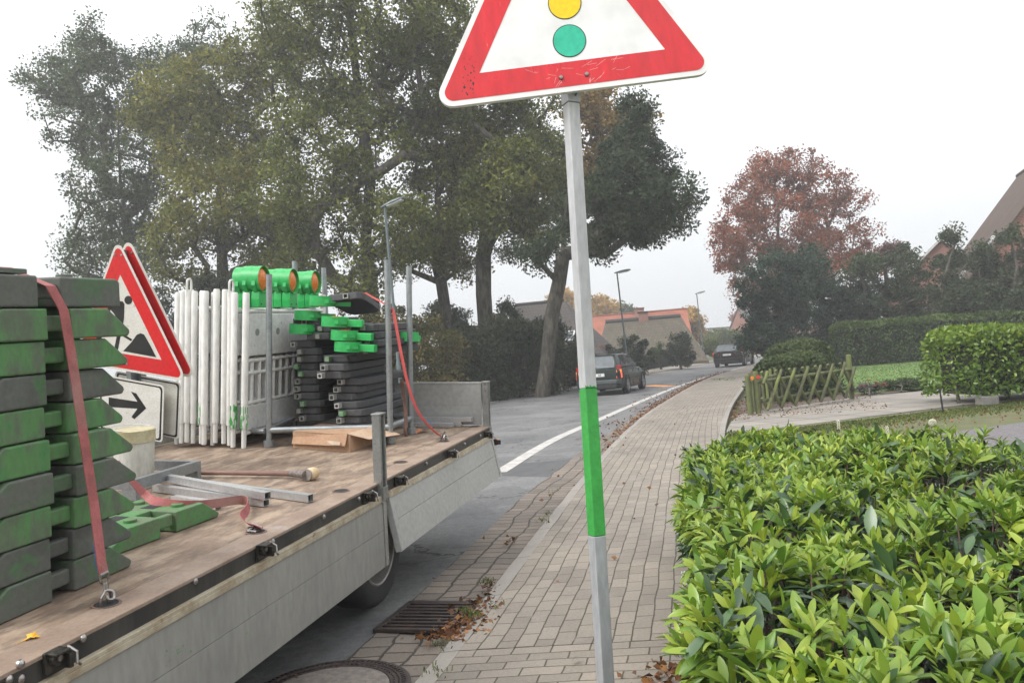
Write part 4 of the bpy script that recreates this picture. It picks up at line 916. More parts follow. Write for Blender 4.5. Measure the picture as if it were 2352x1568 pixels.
b = MB(); b.cyl((.0, .02, .085), (.0012, .02, .085), .006, 10); b.build('hole', dark, fr)
def sqtube(pa, pb, za, zb, label, s=.042):
    a_, c_ = Vector((*Bd(*pa)[:2], za)), Vector((*Bd(*pb)[:2], zb)); d_ = c_ - a_; L0 = d_.length
    q_ = d_.to_track_quat('X', 'Z').to_matrix().to_4x4(); r = empty('square_tube', TRUCK @ Matrix.Translation(a_) @ q_, label, 'square tube', 'aluminium square tubes on the deck')
    h = s / 2; t = .003; b = MB(); b.bb(0, L0, -h, h, 0, t); b.bb(0, L0, -h, h, s - t, s); b.bb(0, L0, -h, -h + t, t, s - t); b.bb(0, L0, h - t, h, t, s - t); b.build('tube', alum, r)
    b = MB(); b.bb(L0 - .03, L0 - .028, -h + t, h - t, t, s - t); b.build('tube_mouth', dark, r)
sqtube((357, 1128), (612, 1163), .003, .003, 'aluminium tube under the slack strap')
sqtube((372, 1122), (616, 1166), .055, .046, 'aluminium tube lying on top of the other one')
sqtube((470, 1120), (714, 1153), .003, .003, 'aluminium tube reaching farthest right on the deck')
sqtube((400, 1155), (502, 1170), .003, .003, 'short aluminium tube end poking out behind the lone green plate')
ml = empty('mallet', TRUCK, 'long wooden mallet with worn neck and pale rounded head on the deck', 'mallet')
a_, c_ = Bd(430, 1085, .03), Bd(668, 1087, .03)
b = MB(); b.tube([(a_[0], a_[1], .03), ((a_[0] + c_[0]) / 2, (a_[1] + c_[1]) / 2, .032), (c_[0], c_[1], .03)], [.014, .0165, .018], 12); b.build('handle', M('mallet_handle', (.26, .15, .11), (.18, .10, .08), scale=5, rough=.6, stretch=(1, .3, 1)), ml, smooth=True)
d_ = Bd(705, 1092, .035); e_ = Bd(726, 1083, .045)
b = MB(); b.tube([(c_[0], c_[1] + .01, .03), ((c_[0] + d_[0]) / 2, c_[1] * .5 + d_[1] * .5, .04), (d_[0], d_[1] + .01, .038)], [.019, .026, .029], 12); b.build('neck', M('mallet_neck', (.10, .07, .06), (.2, .17, .15), scale=25, rough=.7), ml, smooth=True)
dv = Vector((e_[0] - d_[0], e_[1] - d_[1], .0)).normalized(); p0 = Vector((d_[0], d_[1], .040))
b = MB(); b.tube([p0, p0 + dv * .012], [.036, .036], 18); b.build('ring', M('ring_worn', (.25, .22, .2), rough=.6), ml, smooth=True)
b = MB(); b.tube([p0 + dv * .0121, p0 + dv * .03, p0 + dv * .06, p0 + dv * .082, p0 + dv * .092], [.036, .040, .040, .032, .012], 20); b.build('head', M('pale_wood', (.62, .48, .30), (.52, .38, .22), scale=12, rough=.7), ml, smooth=True)
card = M('cardboard', (.42, .26, .16), (.37, .225, .135), scale=3, rough=.85, fine=40, bmp=.1); card2 = M('cardboard_inner', (.5, .36, .25), (.44, .3, .2), rough=.85)
bx = empty('cardboard_box', TRUCK, 'flattened brown cardboard box lying under the pile of beacon boards', 'cardboard box')
k0, k1, k2 = Bd(674, 1028), Bd(803, 1038), Bd(862, 1017); k3 = (k2[0] + k0[0] - k1[0], k2[1] + k0[1] - k1[1])
hb = .13
def wall(pts, mat, nm, th=.004):
    P_ = [Vector(p) for p in pts]; nn = (P_[1] - P_[0]).cross(P_[2] - P_[0]).normalized() * th
    b = MB(); n = len(P_); b.add(P_ + [p + nn for p in P_], [tuple(range(n)), tuple(range(2 * n - 1, n - 1, -1))] + [(i, i + n, (i + 1) % n + n, (i + 1) % n) for i in range(n)]); return b.build(nm, mat, bx)
wall([(k0[0] - .02, k0[1], .035), (k1[0] - .03, k1[1] + .02, .05), (k1[0], k1[1] + .01, hb + .015), (k0[0] + .02, k0[1], hb - .01)], card, 'front_flap')
wall([(k0[0], k0[1], .0), (k1[0], k1[1], .0), (k1[0], k1[1], hb), (k0[0], k0[1], hb)][::-1], card, 'front_wall')
wall([(k1[0], k1[1], 0), (k2[0], k2[1], 0.0), (k2[0], k2[1], hb), (k1[0], k1[1], hb)], card, 'side_wall')
wall([(k0[0], k0[1], hb + .001), (k1[0], k1[1] + .03, hb + .002), (k2[0], k2[1] + .03, hb + .006), (k3[0], k3[1], hb)], card, 'top')
wall([(k1[0], k1[1] + .02, hb + .008), (k1[0] + .08, k1[1] - .13, hb - .045), (k2[0], k2[1] - .22, hb - .06), (k2[0] + .03, k2[1], hb + .012)], card2, 'side_flap')
wall([(k0[0] - .032, k0[1] - .17, .045), (k1[0] - .036, k1[1] + .06, .058), (k1[0] - .03, k1[1] + .06, .085), (k0[0] - .026, k0[1] - .17, .075)], M('tape', (.6, .48, .36), rough=.5), 'tape_strip', .001)
for i, (z, x, y0, y1, lb) in enumerate(((.002, 2.40, .32, 2.2, 'pale flat profile bar at the foot of the tailgate, front one'), (.045, 2.47, .16, 2.3, 'pale flat profile bar leaning on the tailgate, upper one'))):
    b = MB(); b.bb(x, x + .055, y0, y1, z, z + .04); 
    if i: b.bb(x, x + .055, y0 + .1, y1, .003, .0445)
    tag(b.build('profile_bar', alum, None, TRUCK, bevel=.002), lb, 'profile bar', 'profile bars by the tailgate')
yl = M('leaf_yellow', (.72, .40, .02), (.6, .28, .02), scale=40, rough=.6)
lf = Bd(75, 1466); b = MB(); q_ = []
for k in range(14): a = 2 * math.pi * k / 14; r_ = .034 if k % 2 else .017; q_.append((lf[0] + r_ * math.cos(a), lf[1] + r_ * math.sin(a), .006 + .008 * math.sin(a * 2)))
b.add(q_ + [(lf[0], lf[1], .012)], [(i, (i + 1) % 14, 14) for i in range(14)]); b.tube([(lf[0] - .02, lf[1], .008), (lf[0] - .06, lf[1] + .005, .006)], .001, 4); tag(b.build('maple_leaf', yl, None, TRUCK), 'single yellow leaf fallen on the lorry deck edge', 'leaf')

# ------------------------------------------------------------------ cars
glassm = M('car_glass', (.10, .11, .12), (.07, .08, .085), rough=.08, bmp=0, spec=.9, metal=.35)
def emis(name, c, st, base=None):
    m, t, b, o = newmat(name); b.inputs['Base Color'].default_value = c4(base or c); b.inputs['Roughness'].default_value = .25
    b.inputs['Emission Color'].default_value = c4(c); b.inputs['Emission Strength'].default_value = st; return m
taill = emis('tail_light_lit', (1, .10, .04), 1.1, (.5, .02, .02)); tailr = M('tail_red', (.4, .012, .012), rough=.2, bmp=0); tailo = emis('tail_amber', (1, .30, .05), .35, (.6, .2, .05))
platem = M('plate_white', (.7, .7, .68), rough=.4, bmp=0); tyrem = rubber; rimc = M('alloy', (.35, .35, .36), (.28, .28, .29), rough=.35, metal=.7, bmp=0)
def textmesh(name, txt, size, mat, parent, ml, align='LEFT'):
    cu = bpy.data.curves.new(name, 'FONT'); cu.body = txt; cu.size = size; cu.align_x = align; cu.extrude = .0008
    ob = bpy.data.objects.new(name, cu); COL.objects.link(ob); dg = bpy.context.evaluated_depsgraph_get(); me = bpy.data.meshes.new_from_object(ob.evaluated_get(dg))
    bpy.data.objects.remove(ob); me.materials.clear(); me.materials.append(mat); o = bpy.data.objects.new(name, me); COL.objects.link(o); o.parent = parent; o.matrix_local = ml; return o
def car(mw, label, sp):
    r = empty('car', mw, label, 'car'); W, LN, HT = sp['w'] / 2, sp['l'], sp['h']; body = sp['paint']; trim = M('black_trim', (.018, .018, .019), rough=.55)
    st = [(0, .80, .34), (.03, .90, .27), (.12, .965, .22), (.35, .99, .2), (.8, 1, .19), (2.0, 1.0, .19), (LN - 1.0, 1, .19), (LN - .6, .985, .2), (LN - .3, .94, .21), (LN - .1, .84, .24), (LN, .62, .3)]
    def top(x): return sp['belt'] - (0.03 if x < .1 else 0) if x < LN * .70 else sp['belt'] - (x - LN * .70) / (LN * .30) * .24
    b = MB(); vs = []
    for x, k, zb in st:
        w_ = W * k; t_ = top(x)
        half = [(.0, zb), (.55 * w_, zb), (.90 * w_, zb + .01), (.985 * w_, zb + .10), (w_, .48), (w_, .70), (.985 * w_, t_ - .10), (.955 * w_, t_ - .03), (.90 * w_, t_), (.4 * w_, t_ + .02), (0, t_ + .025)]
        xx = x
        ring = [(xx, y, z) for y, z in half] + [(xx, -y, z) for y, z in half[-2:0:-1]]
        vs += ring
    n = 20; b.add(vs, [(i * n + j, i * n + (j + 1) % n, (i + 1) * n + (j + 1) % n, (i + 1) * n + j) for i in range(len(st) - 1) for j in range(n)] + [tuple(range(n - 1, -1, -1)), tuple((len(st) - 1) * n + j for j in range(n))])
    bo = b.build('body', body, r, smooth=True)
    # greenhouse
    xb0, xb1, xt0, xt1 = sp['gh']; zb_, zt_ = sp['belt'] - .02, HT; wb, wt = W * .925, W * .70
    def gp(t, off=0.0): # outline params at height t
        tt = t ** .85; return xb0 + (xt0 - xb0) * t ** 1.25, xb1 + (xt1 - xb1) * tt, wb + (wt - wb) * (t ** 1.35), zb_ + (zt_ - zb_) * t
    b = MB(); vs = []; lv = [0, .2, .4, .6, .8, .93, 1]
    for t in lv:
        xa, xc, w_, z = gp(t); 
        if t == .93: pass
        if t == 1: xa += .06; xc -= .1; w_ -= .06; z = zt_ - .005
        c = .10
        vs += [(xa, -w_ * .75, z), (xa + c * .3, -w_ * .93, z), (xa + c * 1.5, -w_, z), ((xa + xc) / 2, -w_ * 1.01, z), (xc - c * 3, -w_, z), (xc - c * .5, -w_ * .85, z), (xc, -w_ * .5, z), (xc + .02, 0, z), (xc, w_ * .5, z), (xc - c * .5, w_ * .85, z), (xc - c * 3, w_, z), ((xa + xc) / 2, w_ * 1.01, z), (xa + c * 1.5, w_, z), (xa + c * .3, w_ * .93, z), (xa, w_ * .75, z), (xa - .015, 0, z)]
    n = 16; b.add(vs, [(i * n + j, i * n + (j + 1) % n, (i + 1) * n + (j + 1) % n, (i + 1) * n + j) for i in range(len(lv) - 1) for j in range(n)] + [tuple((len(lv) - 1) * n + j for j in range(n))])
    b.build('roof', body, r, smooth=True)
    def pane(name, pts, mat, par=r, th=.006):
        P_ = [Vector(p) for p in pts]; nn = (P_[1] - P_[0]).cross(P_[-1] - P_[0]).normalized() * th; q = MB(); k = len(P_)
        q.add([p + nn for p in P_] + [p - nn for p in P_], [tuple(range(k)), tuple(range(2 * k - 1, k - 1, -1))] + [(i, i + k, (i + 1) % k + k, (i + 1) % k) for i in range(k)]); return q.build(name, mat, par)
    for s in (-1, 1):
        for x0, x1, x2, x3 in sp['win']:
            pts = []
            for x, t in ((x0, .12), (x1, .12), (x2, .84), ((x2 + x3) / 2, .87), (x3, .84)):
                _, _, w_, z = gp(t); pts.append((x, s * (w_ + .014), z))
            pane('side_window', pts, glassm)
        m_ = MB(); m_.box((sp['mir'], s * (W + .07), sp['belt'] + .06), (.1, .17, .12)); m_.build('mirror', body, r, bevel=.03, seg=3)
        if sp['rails']: m_ = MB(); m_.tube([(xt0 + .15, s * wt * .93, HT - .02), (xt0 + .25, s * wt * .93, HT + .035), ((xt0 + xt1) / 2, s * wt * .93, HT + .05), (xt1 - .35, s * wt * .93, HT + .035), (xt1 - .2, s * wt * .93, HT - .03)], .014, 8); m_.build('roof_rail', trim, r, smooth=True)
    rp = []
    for y, t in ((-.80, .10), (.80, .10), (.86, .5), (.80, .86), (-.80, .86), (-.86, .5)):
        xa, _, w_, z = gp(t); rp.append((xa - .022 - (.01 if t < .2 else 0), y * w_, z))
    pane('rear_window', rp[::-1], glassm)
    m_ = MB(); xa, _, w_, z = gp(.13); m_.tube([(xa - .04, 0, z), (xa - .03, .32, z + .03)], .008, 6); m_.build('wiper', trim, r)
    for s in (-1, 1):
        for k, (y0, y1, z0_, z1, mt) in enumerate(sp['lights']):
            q = MB(); xx = -.012 if z0_ < sp['belt'] - .1 else .02
            q.add([(xx, s * W * y0, z0_), (xx + .03 + .12 * (y1 > .93), s * W * y1, z0_), (xx + .05 + .12 * (y1 > .93), s * W * y1, z1), (xx + .02, s * W * y0, z1), (.25, s * W * y0, z0_), (.25, s * W * y1, z0_), (.25, s * W * y1, z1), (.25, s * W * y0, z1)],
                  [(0, 1, 2, 3), (4, 7, 6, 5), (0, 4, 5, 1), (1, 5, 6, 2), (2, 6, 7, 3), (3, 7, 4, 0)]); q.build('tail_light', mt, r, bevel=.012, seg=3)
    q = MB(); q.add([(-.06, -W * .8, .40), (-.06, W * .8, .40), (-.05, W * .82, .56), (-.05, -W * .82, .56), (.12, -W * .985, .38), (.12, W * .985, .38), (.12, W * .99, .57), (.12, -W * .99, .57)], [(0, 1, 2, 3), (4, 7, 6, 5), (0, 4, 5, 1), (1, 5, 6, 2), (2, 6, 7, 3), (3, 7, 4, 0)])
    q.build('bumper', sp.get('bump', body), r, bevel=.03, seg=3)
    q = MB(); q.bb(-.03, .1, -W * .78, W * .78, .25, .395); q.build('bumper_skirt', trim, r, bevel=.02)
    zp = sp['plate']; q = MB(); q.bb(-.030, -.018, -.26, .26, zp, zp + .115); pl = q.build('licence_plate', platem, r)
    if sp['txt']: textmesh('plate_number', sp['txt'], .115, blackm, pl, Matrix(((0, 0, -1, -.031), (-1, 0, 0, -.03), (0, 1, 0, zp + .016), (0, 0, 0, 1))))
    q = MB(); q.bb(-.026, -.014, -.3, .3, zp + .135, zp + .16); q.build('handle_strip', M('chrome', (.4, .4, .4), rough=.2, metal=1, bmp=0) if sp.get('chrome') else trim, r)
    q = MB(); q.tube([(-.04, W * .5, .24), (.2, W * .5, .24)], .03, 10); q.build('exhaust', ringm, r)
    for x in sp['axle']:
        for s in (-1, 1):
            q = MB(); q.lathe([(.375, 0), (.0001, 0)], 28, (x, s * (W + .004), .31), ax=1); q.lathe([(.375, -.02), (.375, 0.0)], 28, (x, s * (W + .004), .31), ax=1); q.build('wheel_arch', dark, r)
            w_ = empty_child('wheel', r, T(x, s * (W + .012), .31) @ RZ(0 if s < 0 else math.pi))
            q = MB(); q.lathe([(.2, -.01), (.24, -.022), (.29, -.018), (.31, .01), (.31, .17), (.2, .2)], 36, ax=1); q.build('tyre', tyrem, w_, smooth=True)
            q = MB(); q.lathe([(.205, -.012), (.195, -.02), (.18, .015), (.05, .01), (.04, -.012), (.0001, -.014)], 30, ax=1)
            for k in range(5): a = k * 2 * math.pi / 5 + .3; q.box((.12 * math.cos(a), -.008, .12 * math.sin(a)), (.15, .03, .045), Matrix.Rotation(-a, 3, 'Y'))
            q.build('rim', rimc, w_)
    for s in (-1, 1): q = MB(); q.bb(.5, LN - .5, s * W * .95, s * W * 1.003, .2, .27); q.build('sill', trim, r); q = MB(); q.bb(1.0, LN - 1.1, s * (W * .99), s * (W + .008), .52, .56); q.build('side_strip', trim, r)
    for s in (-1, 1):
        q = MB()
        for x in sp['doors']: q.bb(x, x + .012, s * W * .97, s * (W + .002), .3, sp['belt'] - .1)
        pieces(q, 'door_gap', dark, r)
    return r
pgn = M('paint_green', (.010, .020, .017), (.008, .016, .014), rough=.35, coat=.25, bmp=0, spec=.3); pblk = M('paint_black', (.010, .009, .010), (.008, .007, .008), rough=.32, coat=.25, bmp=0, spec=.3)
c1 = G(1374, 909); yaw1 = math.pi / 2 - math.atan2(.34, .94)
lt = [(.80, .985, .60, .80, taill), (.81, .985, .80, .90, tailo), (.83, .975, .90, 1.06, tailr)]
car(T(c1[0], c1[1] - .35, .012) @ RZ(yaw1 - .02), 'dark green estate car driving away on the road, brake lights lit', dict(w=1.72, l=4.29, h=1.47, belt=.95, paint=pgn, gh=(.05, 3.2, .42, 2.3), rails=True, bump=M('bumper_grey', (.045, .055, .055), rough=.4, coat=.2),
    win=[(.42, .98, .62, 1.0), (1.05, 1.85, 1.07, 1.80), (1.92, 2.85, 1.87, 2.25)], mir=2.8, lights=lt, plate=.68, txt='68', axle=(.93, 3.53), doors=(1.0, 1.9, 2.95)))
c2 = G(1672, 843.5); yaw2 = math.pi / 2 - math.atan2(.44, .90)
lt2 = [(.55, .99, .84, .95, taill), (.72, .97, .72, .76, tailr)]
car(T(c2[0], c2[1], .012) @ RZ(yaw2), 'black estate car farther up the road by the bend', dict(w=1.86, l=4.7, h=1.43, belt=.98, paint=pblk, gh=(.06, 3.5, .55, 2.5), rails=False,
    win=[(.5, 1.1, .8, 1.12), (1.18, 2.0, 1.2, 1.95), (2.07, 3.1, 2.02, 2.4)], mir=3.0, lights=lt2, plate=.74, txt='', axle=(.95, 3.8), doors=(1.15, 2.05, 3.2)))

# ------------------------------------------------------------------ street lamps
lampmt = M('lamp_pole', (.13, .16, .165), (.10, .125, .13), scale=3, rough=.5, metal=.3); lens_ = M('lamp_lens', (.55, .55, .53), rough=.3, bmp=0)
def street_lamp(bx_, tx, label, armdir, scale=1.0):
    """base world point, top world point"""
    base = np.array(bx_); tp = np.array(tx); r = empty('street_lamp', T(*base), label, 'street lamp', 'street lamps along the far side of the road')
    d = tp - base; b = MB(); b.tube([(0, 0, -.1), tuple(d * .25), tuple(d * .26), tuple(d)], [.065, .06, .045, .038], 12); b.build('pole', lampmt, r, smooth=True)
    a = nz(np.array(armdir)); f = d + np.array((0, 0, .0)); 
    q = MB(); s = scale
    prof = [(-.12, .05, .03), (0, .09, .045), (.25, .13, .07), (.5, .12, .06), (.66, .07, .03)]
    rot = Vector((a[0], a[1], a[2])).to_track_quat('X', 'Z').to_matrix(); vs = []
    for x, wy, hz_ in prof:
        for y, z in ((-wy, 0), (-wy * .8, hz_ * .8), (0, hz_), (wy * .8, hz_ * .8), (wy, 0), (wy * .8, -.02), (-wy * .8, -.02)): p = rot @ Vector((x * s, y * s, z * s)); vs.append((p.x + f[0], p.y + f[1], p.z + f[2]))
    q.add(vs, [(i * 7 + j, i * 7 + (j + 1) % 7, i * 7 + 7 + (j + 1) % 7, i * 7 + 7 + j) for i in range(4) for j in range(7)] + [tuple(range(6, -1, -1)), tuple(28 + j for j in range(7))]); hd = q.build('lamp_head', lampmt, r, smooth=True)
    q = MB(); c_ = rot @ Vector((.33 * s, 0, -.035 * s)); q.box((c_.x + f[0], c_.y + f[1], c_.z + f[2]), (.5 * s, .19 * s, .05 * s), rot); q.build('diffuser', lens_, hd, bevel=.015)
tm1 = PD(884, 474, 22.6); street_lamp(PD(925, 954, 22.6), tm1, 'street lamp rising behind the lorry load, nearest of the three', (1.0, -.3, .28), .95)
g2 = G(1446, 872, 0.05); street_lamp(g2, PD(1417, 626, g2[1]), 'street lamp behind the dark green car', (1, -.4, .12), 1.1)
g3 = G(1618, 833, .05); street_lamp(g3, PD(1600, 674, g3[1]), 'farthest street lamp, left of the black car', (1, -.4, .18), 1.1)

# ------------------------------------------------------------------ houses
brick_w = brickmat('brick_wall', (.33, .12, .08), (.26, .095, .065), (.3, .27, .24), .24, .08, ms=.01, wob=0.0, bstr=.3, kind='UV')
def roofmat(name, c1, c2, moss=None, rh=.33): return brickmat(name, c1, c2, tuple(x * .45 for x in c1), .24, rh, ms=.02, wob=.0, bstr=.8, bdist=.03, stain=moss)
r_dark = roofmat('roof_dark', (.10, .085, .078), (.075, .066, .062), (.085, .09, .06)); r_red = roofmat('roof_red', (.40, .125, .07), (.33, .105, .06), (.2, .12, .07)); r_brown = roofmat('roof_brown', (.12, .075, .055), (.09, .06, .045), (.07, .075, .045)); r_far = roofmat('roof_far', (.13, .125, .125), (.11, .105, .105))
thatch = roofmat('thatch', (.125, .10, .07), (.085, .075, .05), (.062, .072, .032), rh=.42); thatch_r = M('thatch_ridge', (.05, .045, .04), rough=.95, bmp=.8)
whitew = M('white_wood', (.7, .7, .69), rough=.5); winglass = M('window_glass', (.05, .06, .07), (.09, .1, .11), rough=.1, bmp=0)
def uvplanar(o):
    me = o.data; ul = me.uv_layers.new(name='UVMap')
    for p in me.polygons:
        n = p.normal; 
        e = Vector((-n.y, n.x, 0)); e = e.normalized() if e.length > .01 else Vector((1, 0, 0)); f = n.cross(e)
        for li in p.loop_indices: co = me.vertices[me.loops[li].vertex_index].co; ul.data[li].uv = (co.dot(e), co.dot(f))
    return o
def house(name, label, mw, LX, LY, eave, ridge, wallm, roofm, hip=0.0, hip2=None, over=.4, chim=(), wins=(), thick=.14, ridgem=None, verge=None, cat='house', skyl=()):
    r = empty(name, mw, label, cat); hip2 = hip if hip2 is None else hip2
    b = MB(); x, y = LX / 2, LY / 2
    vs = [(-x, -y, 0), (x, -y, 0), (x, y, 0), (-x, y, 0), (-x, -y, eave), (x, -y, eave), (x, y, eave), (-x, y, eave), (-x + hip, 0, ridge - .12), (x - hip2, 0, ridge - .12)]
    b.add(vs, [(0, 1, 5, 4), (2, 3, 7, 6), (1, 2, 6, 9, 5) if hip2 < .1 else (1, 2, 6, 5), (3, 0, 4, 8, 7) if hip < .1 else (3, 0, 4, 7)]); uvplanar(b.build('wall', wallm, r))
    b = MB(); s_ = (ridge - eave) / y; ze = eave - over * s_; X, Y = x + over * .6, y + over
    a0 = (-X + (hip + over * .6 if hip > .1 else 0), 0, ridge); a1 = (X - (hip2 + over * .6 if hip2 > .1 else 0), 0, ridge)
    top_ = [(-X, -Y, ze), (X, -Y, ze), (X, Y, ze), (-X, Y, ze), a0, a1]
    bot = [(p[0], p[1], p[2] - thick) for p in top_]
    f = [(0, 1, 5, 4), (2, 3, 4, 5), (1, 2, 5), (3, 0, 4)] if hip > .1 and hip2 > .1 else [(0, 1, 5, 4), (2, 3, 4, 5)] + ([(1, 2, 5)] if hip2 > .1 else []) + ([(3, 0, 4)] if hip > .1 else [])
    fb = [tuple(6 + i for i in q[::-1]) for q in f]; sd = [(0, 1, 7, 6), (2, 3, 9, 8)]
    sd += [(1, 2, 8, 7)] if hip2 > .1 else [(1, 5, 11, 7), (5, 2, 8, 11)]
    sd += [(3, 0, 6, 9)] if hip > .1 else [(0, 6, 10, 4), (4, 10, 9, 3)]
    b.add(top_ + bot, f + fb + sd); ro = uvplanar(b.build('roof', roofm, r))
    b = MB(); b.tube([a0, a1], .12 if ridgem is None else .22, 8); b.build('ridge', ridgem or roofm, ro)
    for cx, cy, w_, h0, h1 in chim:
        b = MB(); b.bb(cx - w_, cx + w_, cy - w_ * .8, cy + w_ * .8, h0, h1); uvplanar(b.build('chimney', brick_w, ro)); b = MB(); b.bb(cx - w_ * 1.12, cx + w_ * 1.12, cy - w_, cy + w_, h1 + .002, h1 + .12); b.build('chimney_cap', roofm, ro)
    for face, u, z, ww, hh in wins:
        # face: 'f' front (-y), 'e' end (+x), 'w' end (-x)
        if face == 'f': m_ = T(u, -y - .01, z)
        elif face == 'e': m_ = T(x + .01, u, z) @ RZ(math.pi / 2)
        else: m_ = T(-x - .01, u, z) @ RZ(-math.pi / 2)
        fo = MB(); fo.bb(-ww / 2, ww / 2, -.05, .0, 0, .07); fo.bb(-ww / 2, ww / 2, -.05, .0, hh - .07, hh); fo.bb(-ww / 2, -ww / 2 + .07, -.048, .0, .071, hh - .071); fo.bb(ww / 2 - .07, ww / 2, -.048, .0, .071, hh - .071); fo.bb(-.03, .03, -.048, 0, .071, hh - .071)
        wo = fo.build('window', whitew, r); wo.matrix_local = m_; g_ = MB(); g_.bb(-ww / 2 + .05, ww / 2 - .05, -.02, -.004, .05, hh - .05); g_.build('pane', winglass, wo)
    if verge:
        b = MB()
        for s in ((-1, 1) if verge == 2 else (verge,)): 
            for q in (-1, 1): b.tube([(s * (X + .02), q * Y, ze - .05), (s * (X + .02), 0, ridge - .05)], .11, 4)
        pieces(b, 'verge_board', whitew, r)
    for fx, t, w_, h_ in skyl: # on front slope
        yy = -Y + Y * t; zz = ze + (ridge - ze) * t; sl = math.atan2(ridge - ze, Y); fo = MB(); fo.bb(-w_ / 2, w_ / 2, -h_ / 2, h_ / 2, .005, .09); o = fo.build('skylight', whitew, ro); o.matrix_local = T(fx, yy, zz) @ RX(sl); g_ = MB(); g_.bb(-w_ / 2 + .1, w_ / 2 - .1, -h_ / 2 + .1, h_ / 2 - .1, .0905, .1); g_.build('pane', winglass, o)
    return r
def HB(px, py, D, dz=0): p = PD(px, py, D); return p
def place(px, D, z=-.05): p = PD(px, 800, D); return np.array((p[0], D, z))
def zof(py, px, D): return float(PD(px, py, D)[2])
# thatched house
D = 66; c_ = place(1495, D + 4); rz = (zof(738, 1400, D) + zof(716, 1588, D)) / 2
house('thatched_house', 'low house with big mossy thatched roof and brick chimney behind garden shrubs', T(c_[0], c_[1] + 3, -.1) @ RZ(-.10), 8.6, 9, .9, rz + .2, brick_w, thatch, hip=1.0, over=.7, thick=.35, ridgem=thatch_r, chim=((.05, 0, .42, rz - .8, rz + .75),))
D = 84; c_ = place(1460, D + 4); rz = (zof(726, 1365, D) + zof(707, 1553, D)) / 2
house('red_roof_house', 'long house with bright orange red tiled roof behind the thatched one', T(c_[0] - .3, c_[1] + 4, -.1) @ RZ(-.12), 13, 10, 1.6, rz + .35, brick_w, r_red, over=.5, chim=((1.6, -.4, .5, rz - .6, rz + .75),))
D = 52; c_ = place(1296, D + 3); rz = zof(690, 1290, D + 3)
house('dark_roof_house', 'house with dark tiled roof and skylight between the forked tree and the pole', T(c_[0] + .1, c_[1] + 1, -.1) @ RZ(-.25), 5.6, 6.5, 2.2, rz + .15, brick_w, r_dark, hip=0, hip2=2.6, over=.7, skyl=((.9, .35, .6, .9),))
D = 60; c_ = place(1115, D + 3); rz = zof(742, 1115, D + 3)
house('brick_chimney_house', 'brick house roof with chimney peeking above the dark shrubs between two trunks', T(c_[0] + .3, c_[1] + 3, -.1) @ RZ(.2), 7, 7, 2, rz, brick_w, r_brown, over=.4, chim=((.5, -.3, .35, rz - .5, zof(722, 1127, D + 6)),))
D = 112; c_ = place(1700, D + 4); rz = zof(747, 1700, D + 4)
house('grey_roof_house', 'distant grey roofed house with white gable faint in the fog', T(c_[0], c_[1] + 4, -.1) @ RZ(.5), 9, 8, 2.6, rz, M('plaster_pale', (.5, .5, .5)), r_far, over=.4, verge=-1)
D = 100; c_ = place(1752, D); 
house('corner_house', 'distant red brick house with white window at the road bend', T(c_[0] + 3.2, c_[1] + 5, -.1) @ RZ(.1), 9, 8, 3.2, 6, brick_w, r_far, over=.2, wins=(('f', -2.9, .9, 1.5, 1.7),))
# right side brick gables
D = 40
def gablehouse(name, label, apex, slope_pt, D, depth, eave, mat, wins=(), skyl=(), verge=None, yaw=0.0):
    pass
ap = PD(2475, 270, 38); lo = PD(2180, 640, 38); hw_h = 8.6
house('brick_gable_house', 'brick house with steep brown tiled roof at the right edge', T(ap[0] + 2.3, 44, -.1) @ RZ(math.pi / 2 - .33 + math.pi), 11, 13.5, 1.8, ap[2] - .4, brick_w, r_brown, over=.35, skyl=((2.2, .30, .7, 1.1), (3.6, .47, .7, 1.1)), verge=None)
ap2 = PD(2262, 536, 52)
house('far_brick_house', 'smaller brick gable house with pale verge behind the pruned conifers', T(ap2[0] + .2, 58, -.1) @ RZ(math.pi / 2 - .45), 9, 7.6, ap2[2] - 3.3, ap2[2] + .25, brick_w, r_far, over=.3, verge=-1, skyl=())

# ------------------------------------------------------------------ trees across the road
def LB(lst, D, j=2.0): return [lobe(x, y, r, D, rnd.uniform(-j, j)) for x, y, r in lst]
oak_d = leafmat('leaf_oak_dark', (.032, .052, .010), (.10, .128, .020), (.22, .225, .035), accent=(.28, .19, .03))
oak_y = leafmat('leaf_oak_turning', (.045, .068, .012), (.14, .155, .025), (.28, .25, .04), accent=(.26, .13, .03))
oak_g = leafmat('leaf_oak_grey', (.026, .048, .020), (.062, .092, .036), (.12, .15, .06))
oak_b = leafmat('leaf_oak_blue', (.014, .028, .014), (.034, .055, .024), (.07, .095, .04))
yel = leafmat('leaf_yellow_tree', (.16, .10, .02), (.34, .21, .05), (.48, .30, .07))
TG = 'oaks and broadleaf trees across the road'
def gb(px, D): p = place(px, D, 0.0); return (p[0], p[1], .0)
tree('broadleaf_tree', 'greyish green open crowned tree, leftmost of the row', 'tree', gb(310, 46), LB([(225, 85, 45), (205, 130, 50), (120, 175, 75), (250, 190, 95), (190, 280, 85), (300, 330, 110), (235, 430, 80), (320, 500, 110), (230, 580, 75), (330, 620, 80), (390, 230, 85), (370, 150, 50), (410, 340, 70), (430, 130, 60), (490, 100, 55), (90, 210, 40)], 46), 440, 54000, .18, .36, oak_g, TG, cr=.82, sh=.8)
tree('broadleaf_tree', 'yellow tinged tree behind the triangle sign and panels', 'tree', gb(512, 40), LB([(400, 210, 75), (350, 270, 45), (520, 180, 105), (630, 120, 90), (450, 340, 105), (560, 320, 110), (470, 460, 90), (610, 440, 105), (430, 570, 80), (600, 560, 85), (660, 610, 80)], 40), 420, 54000, .18, .34, oak_y, TG, cr=.8, sh=.8)
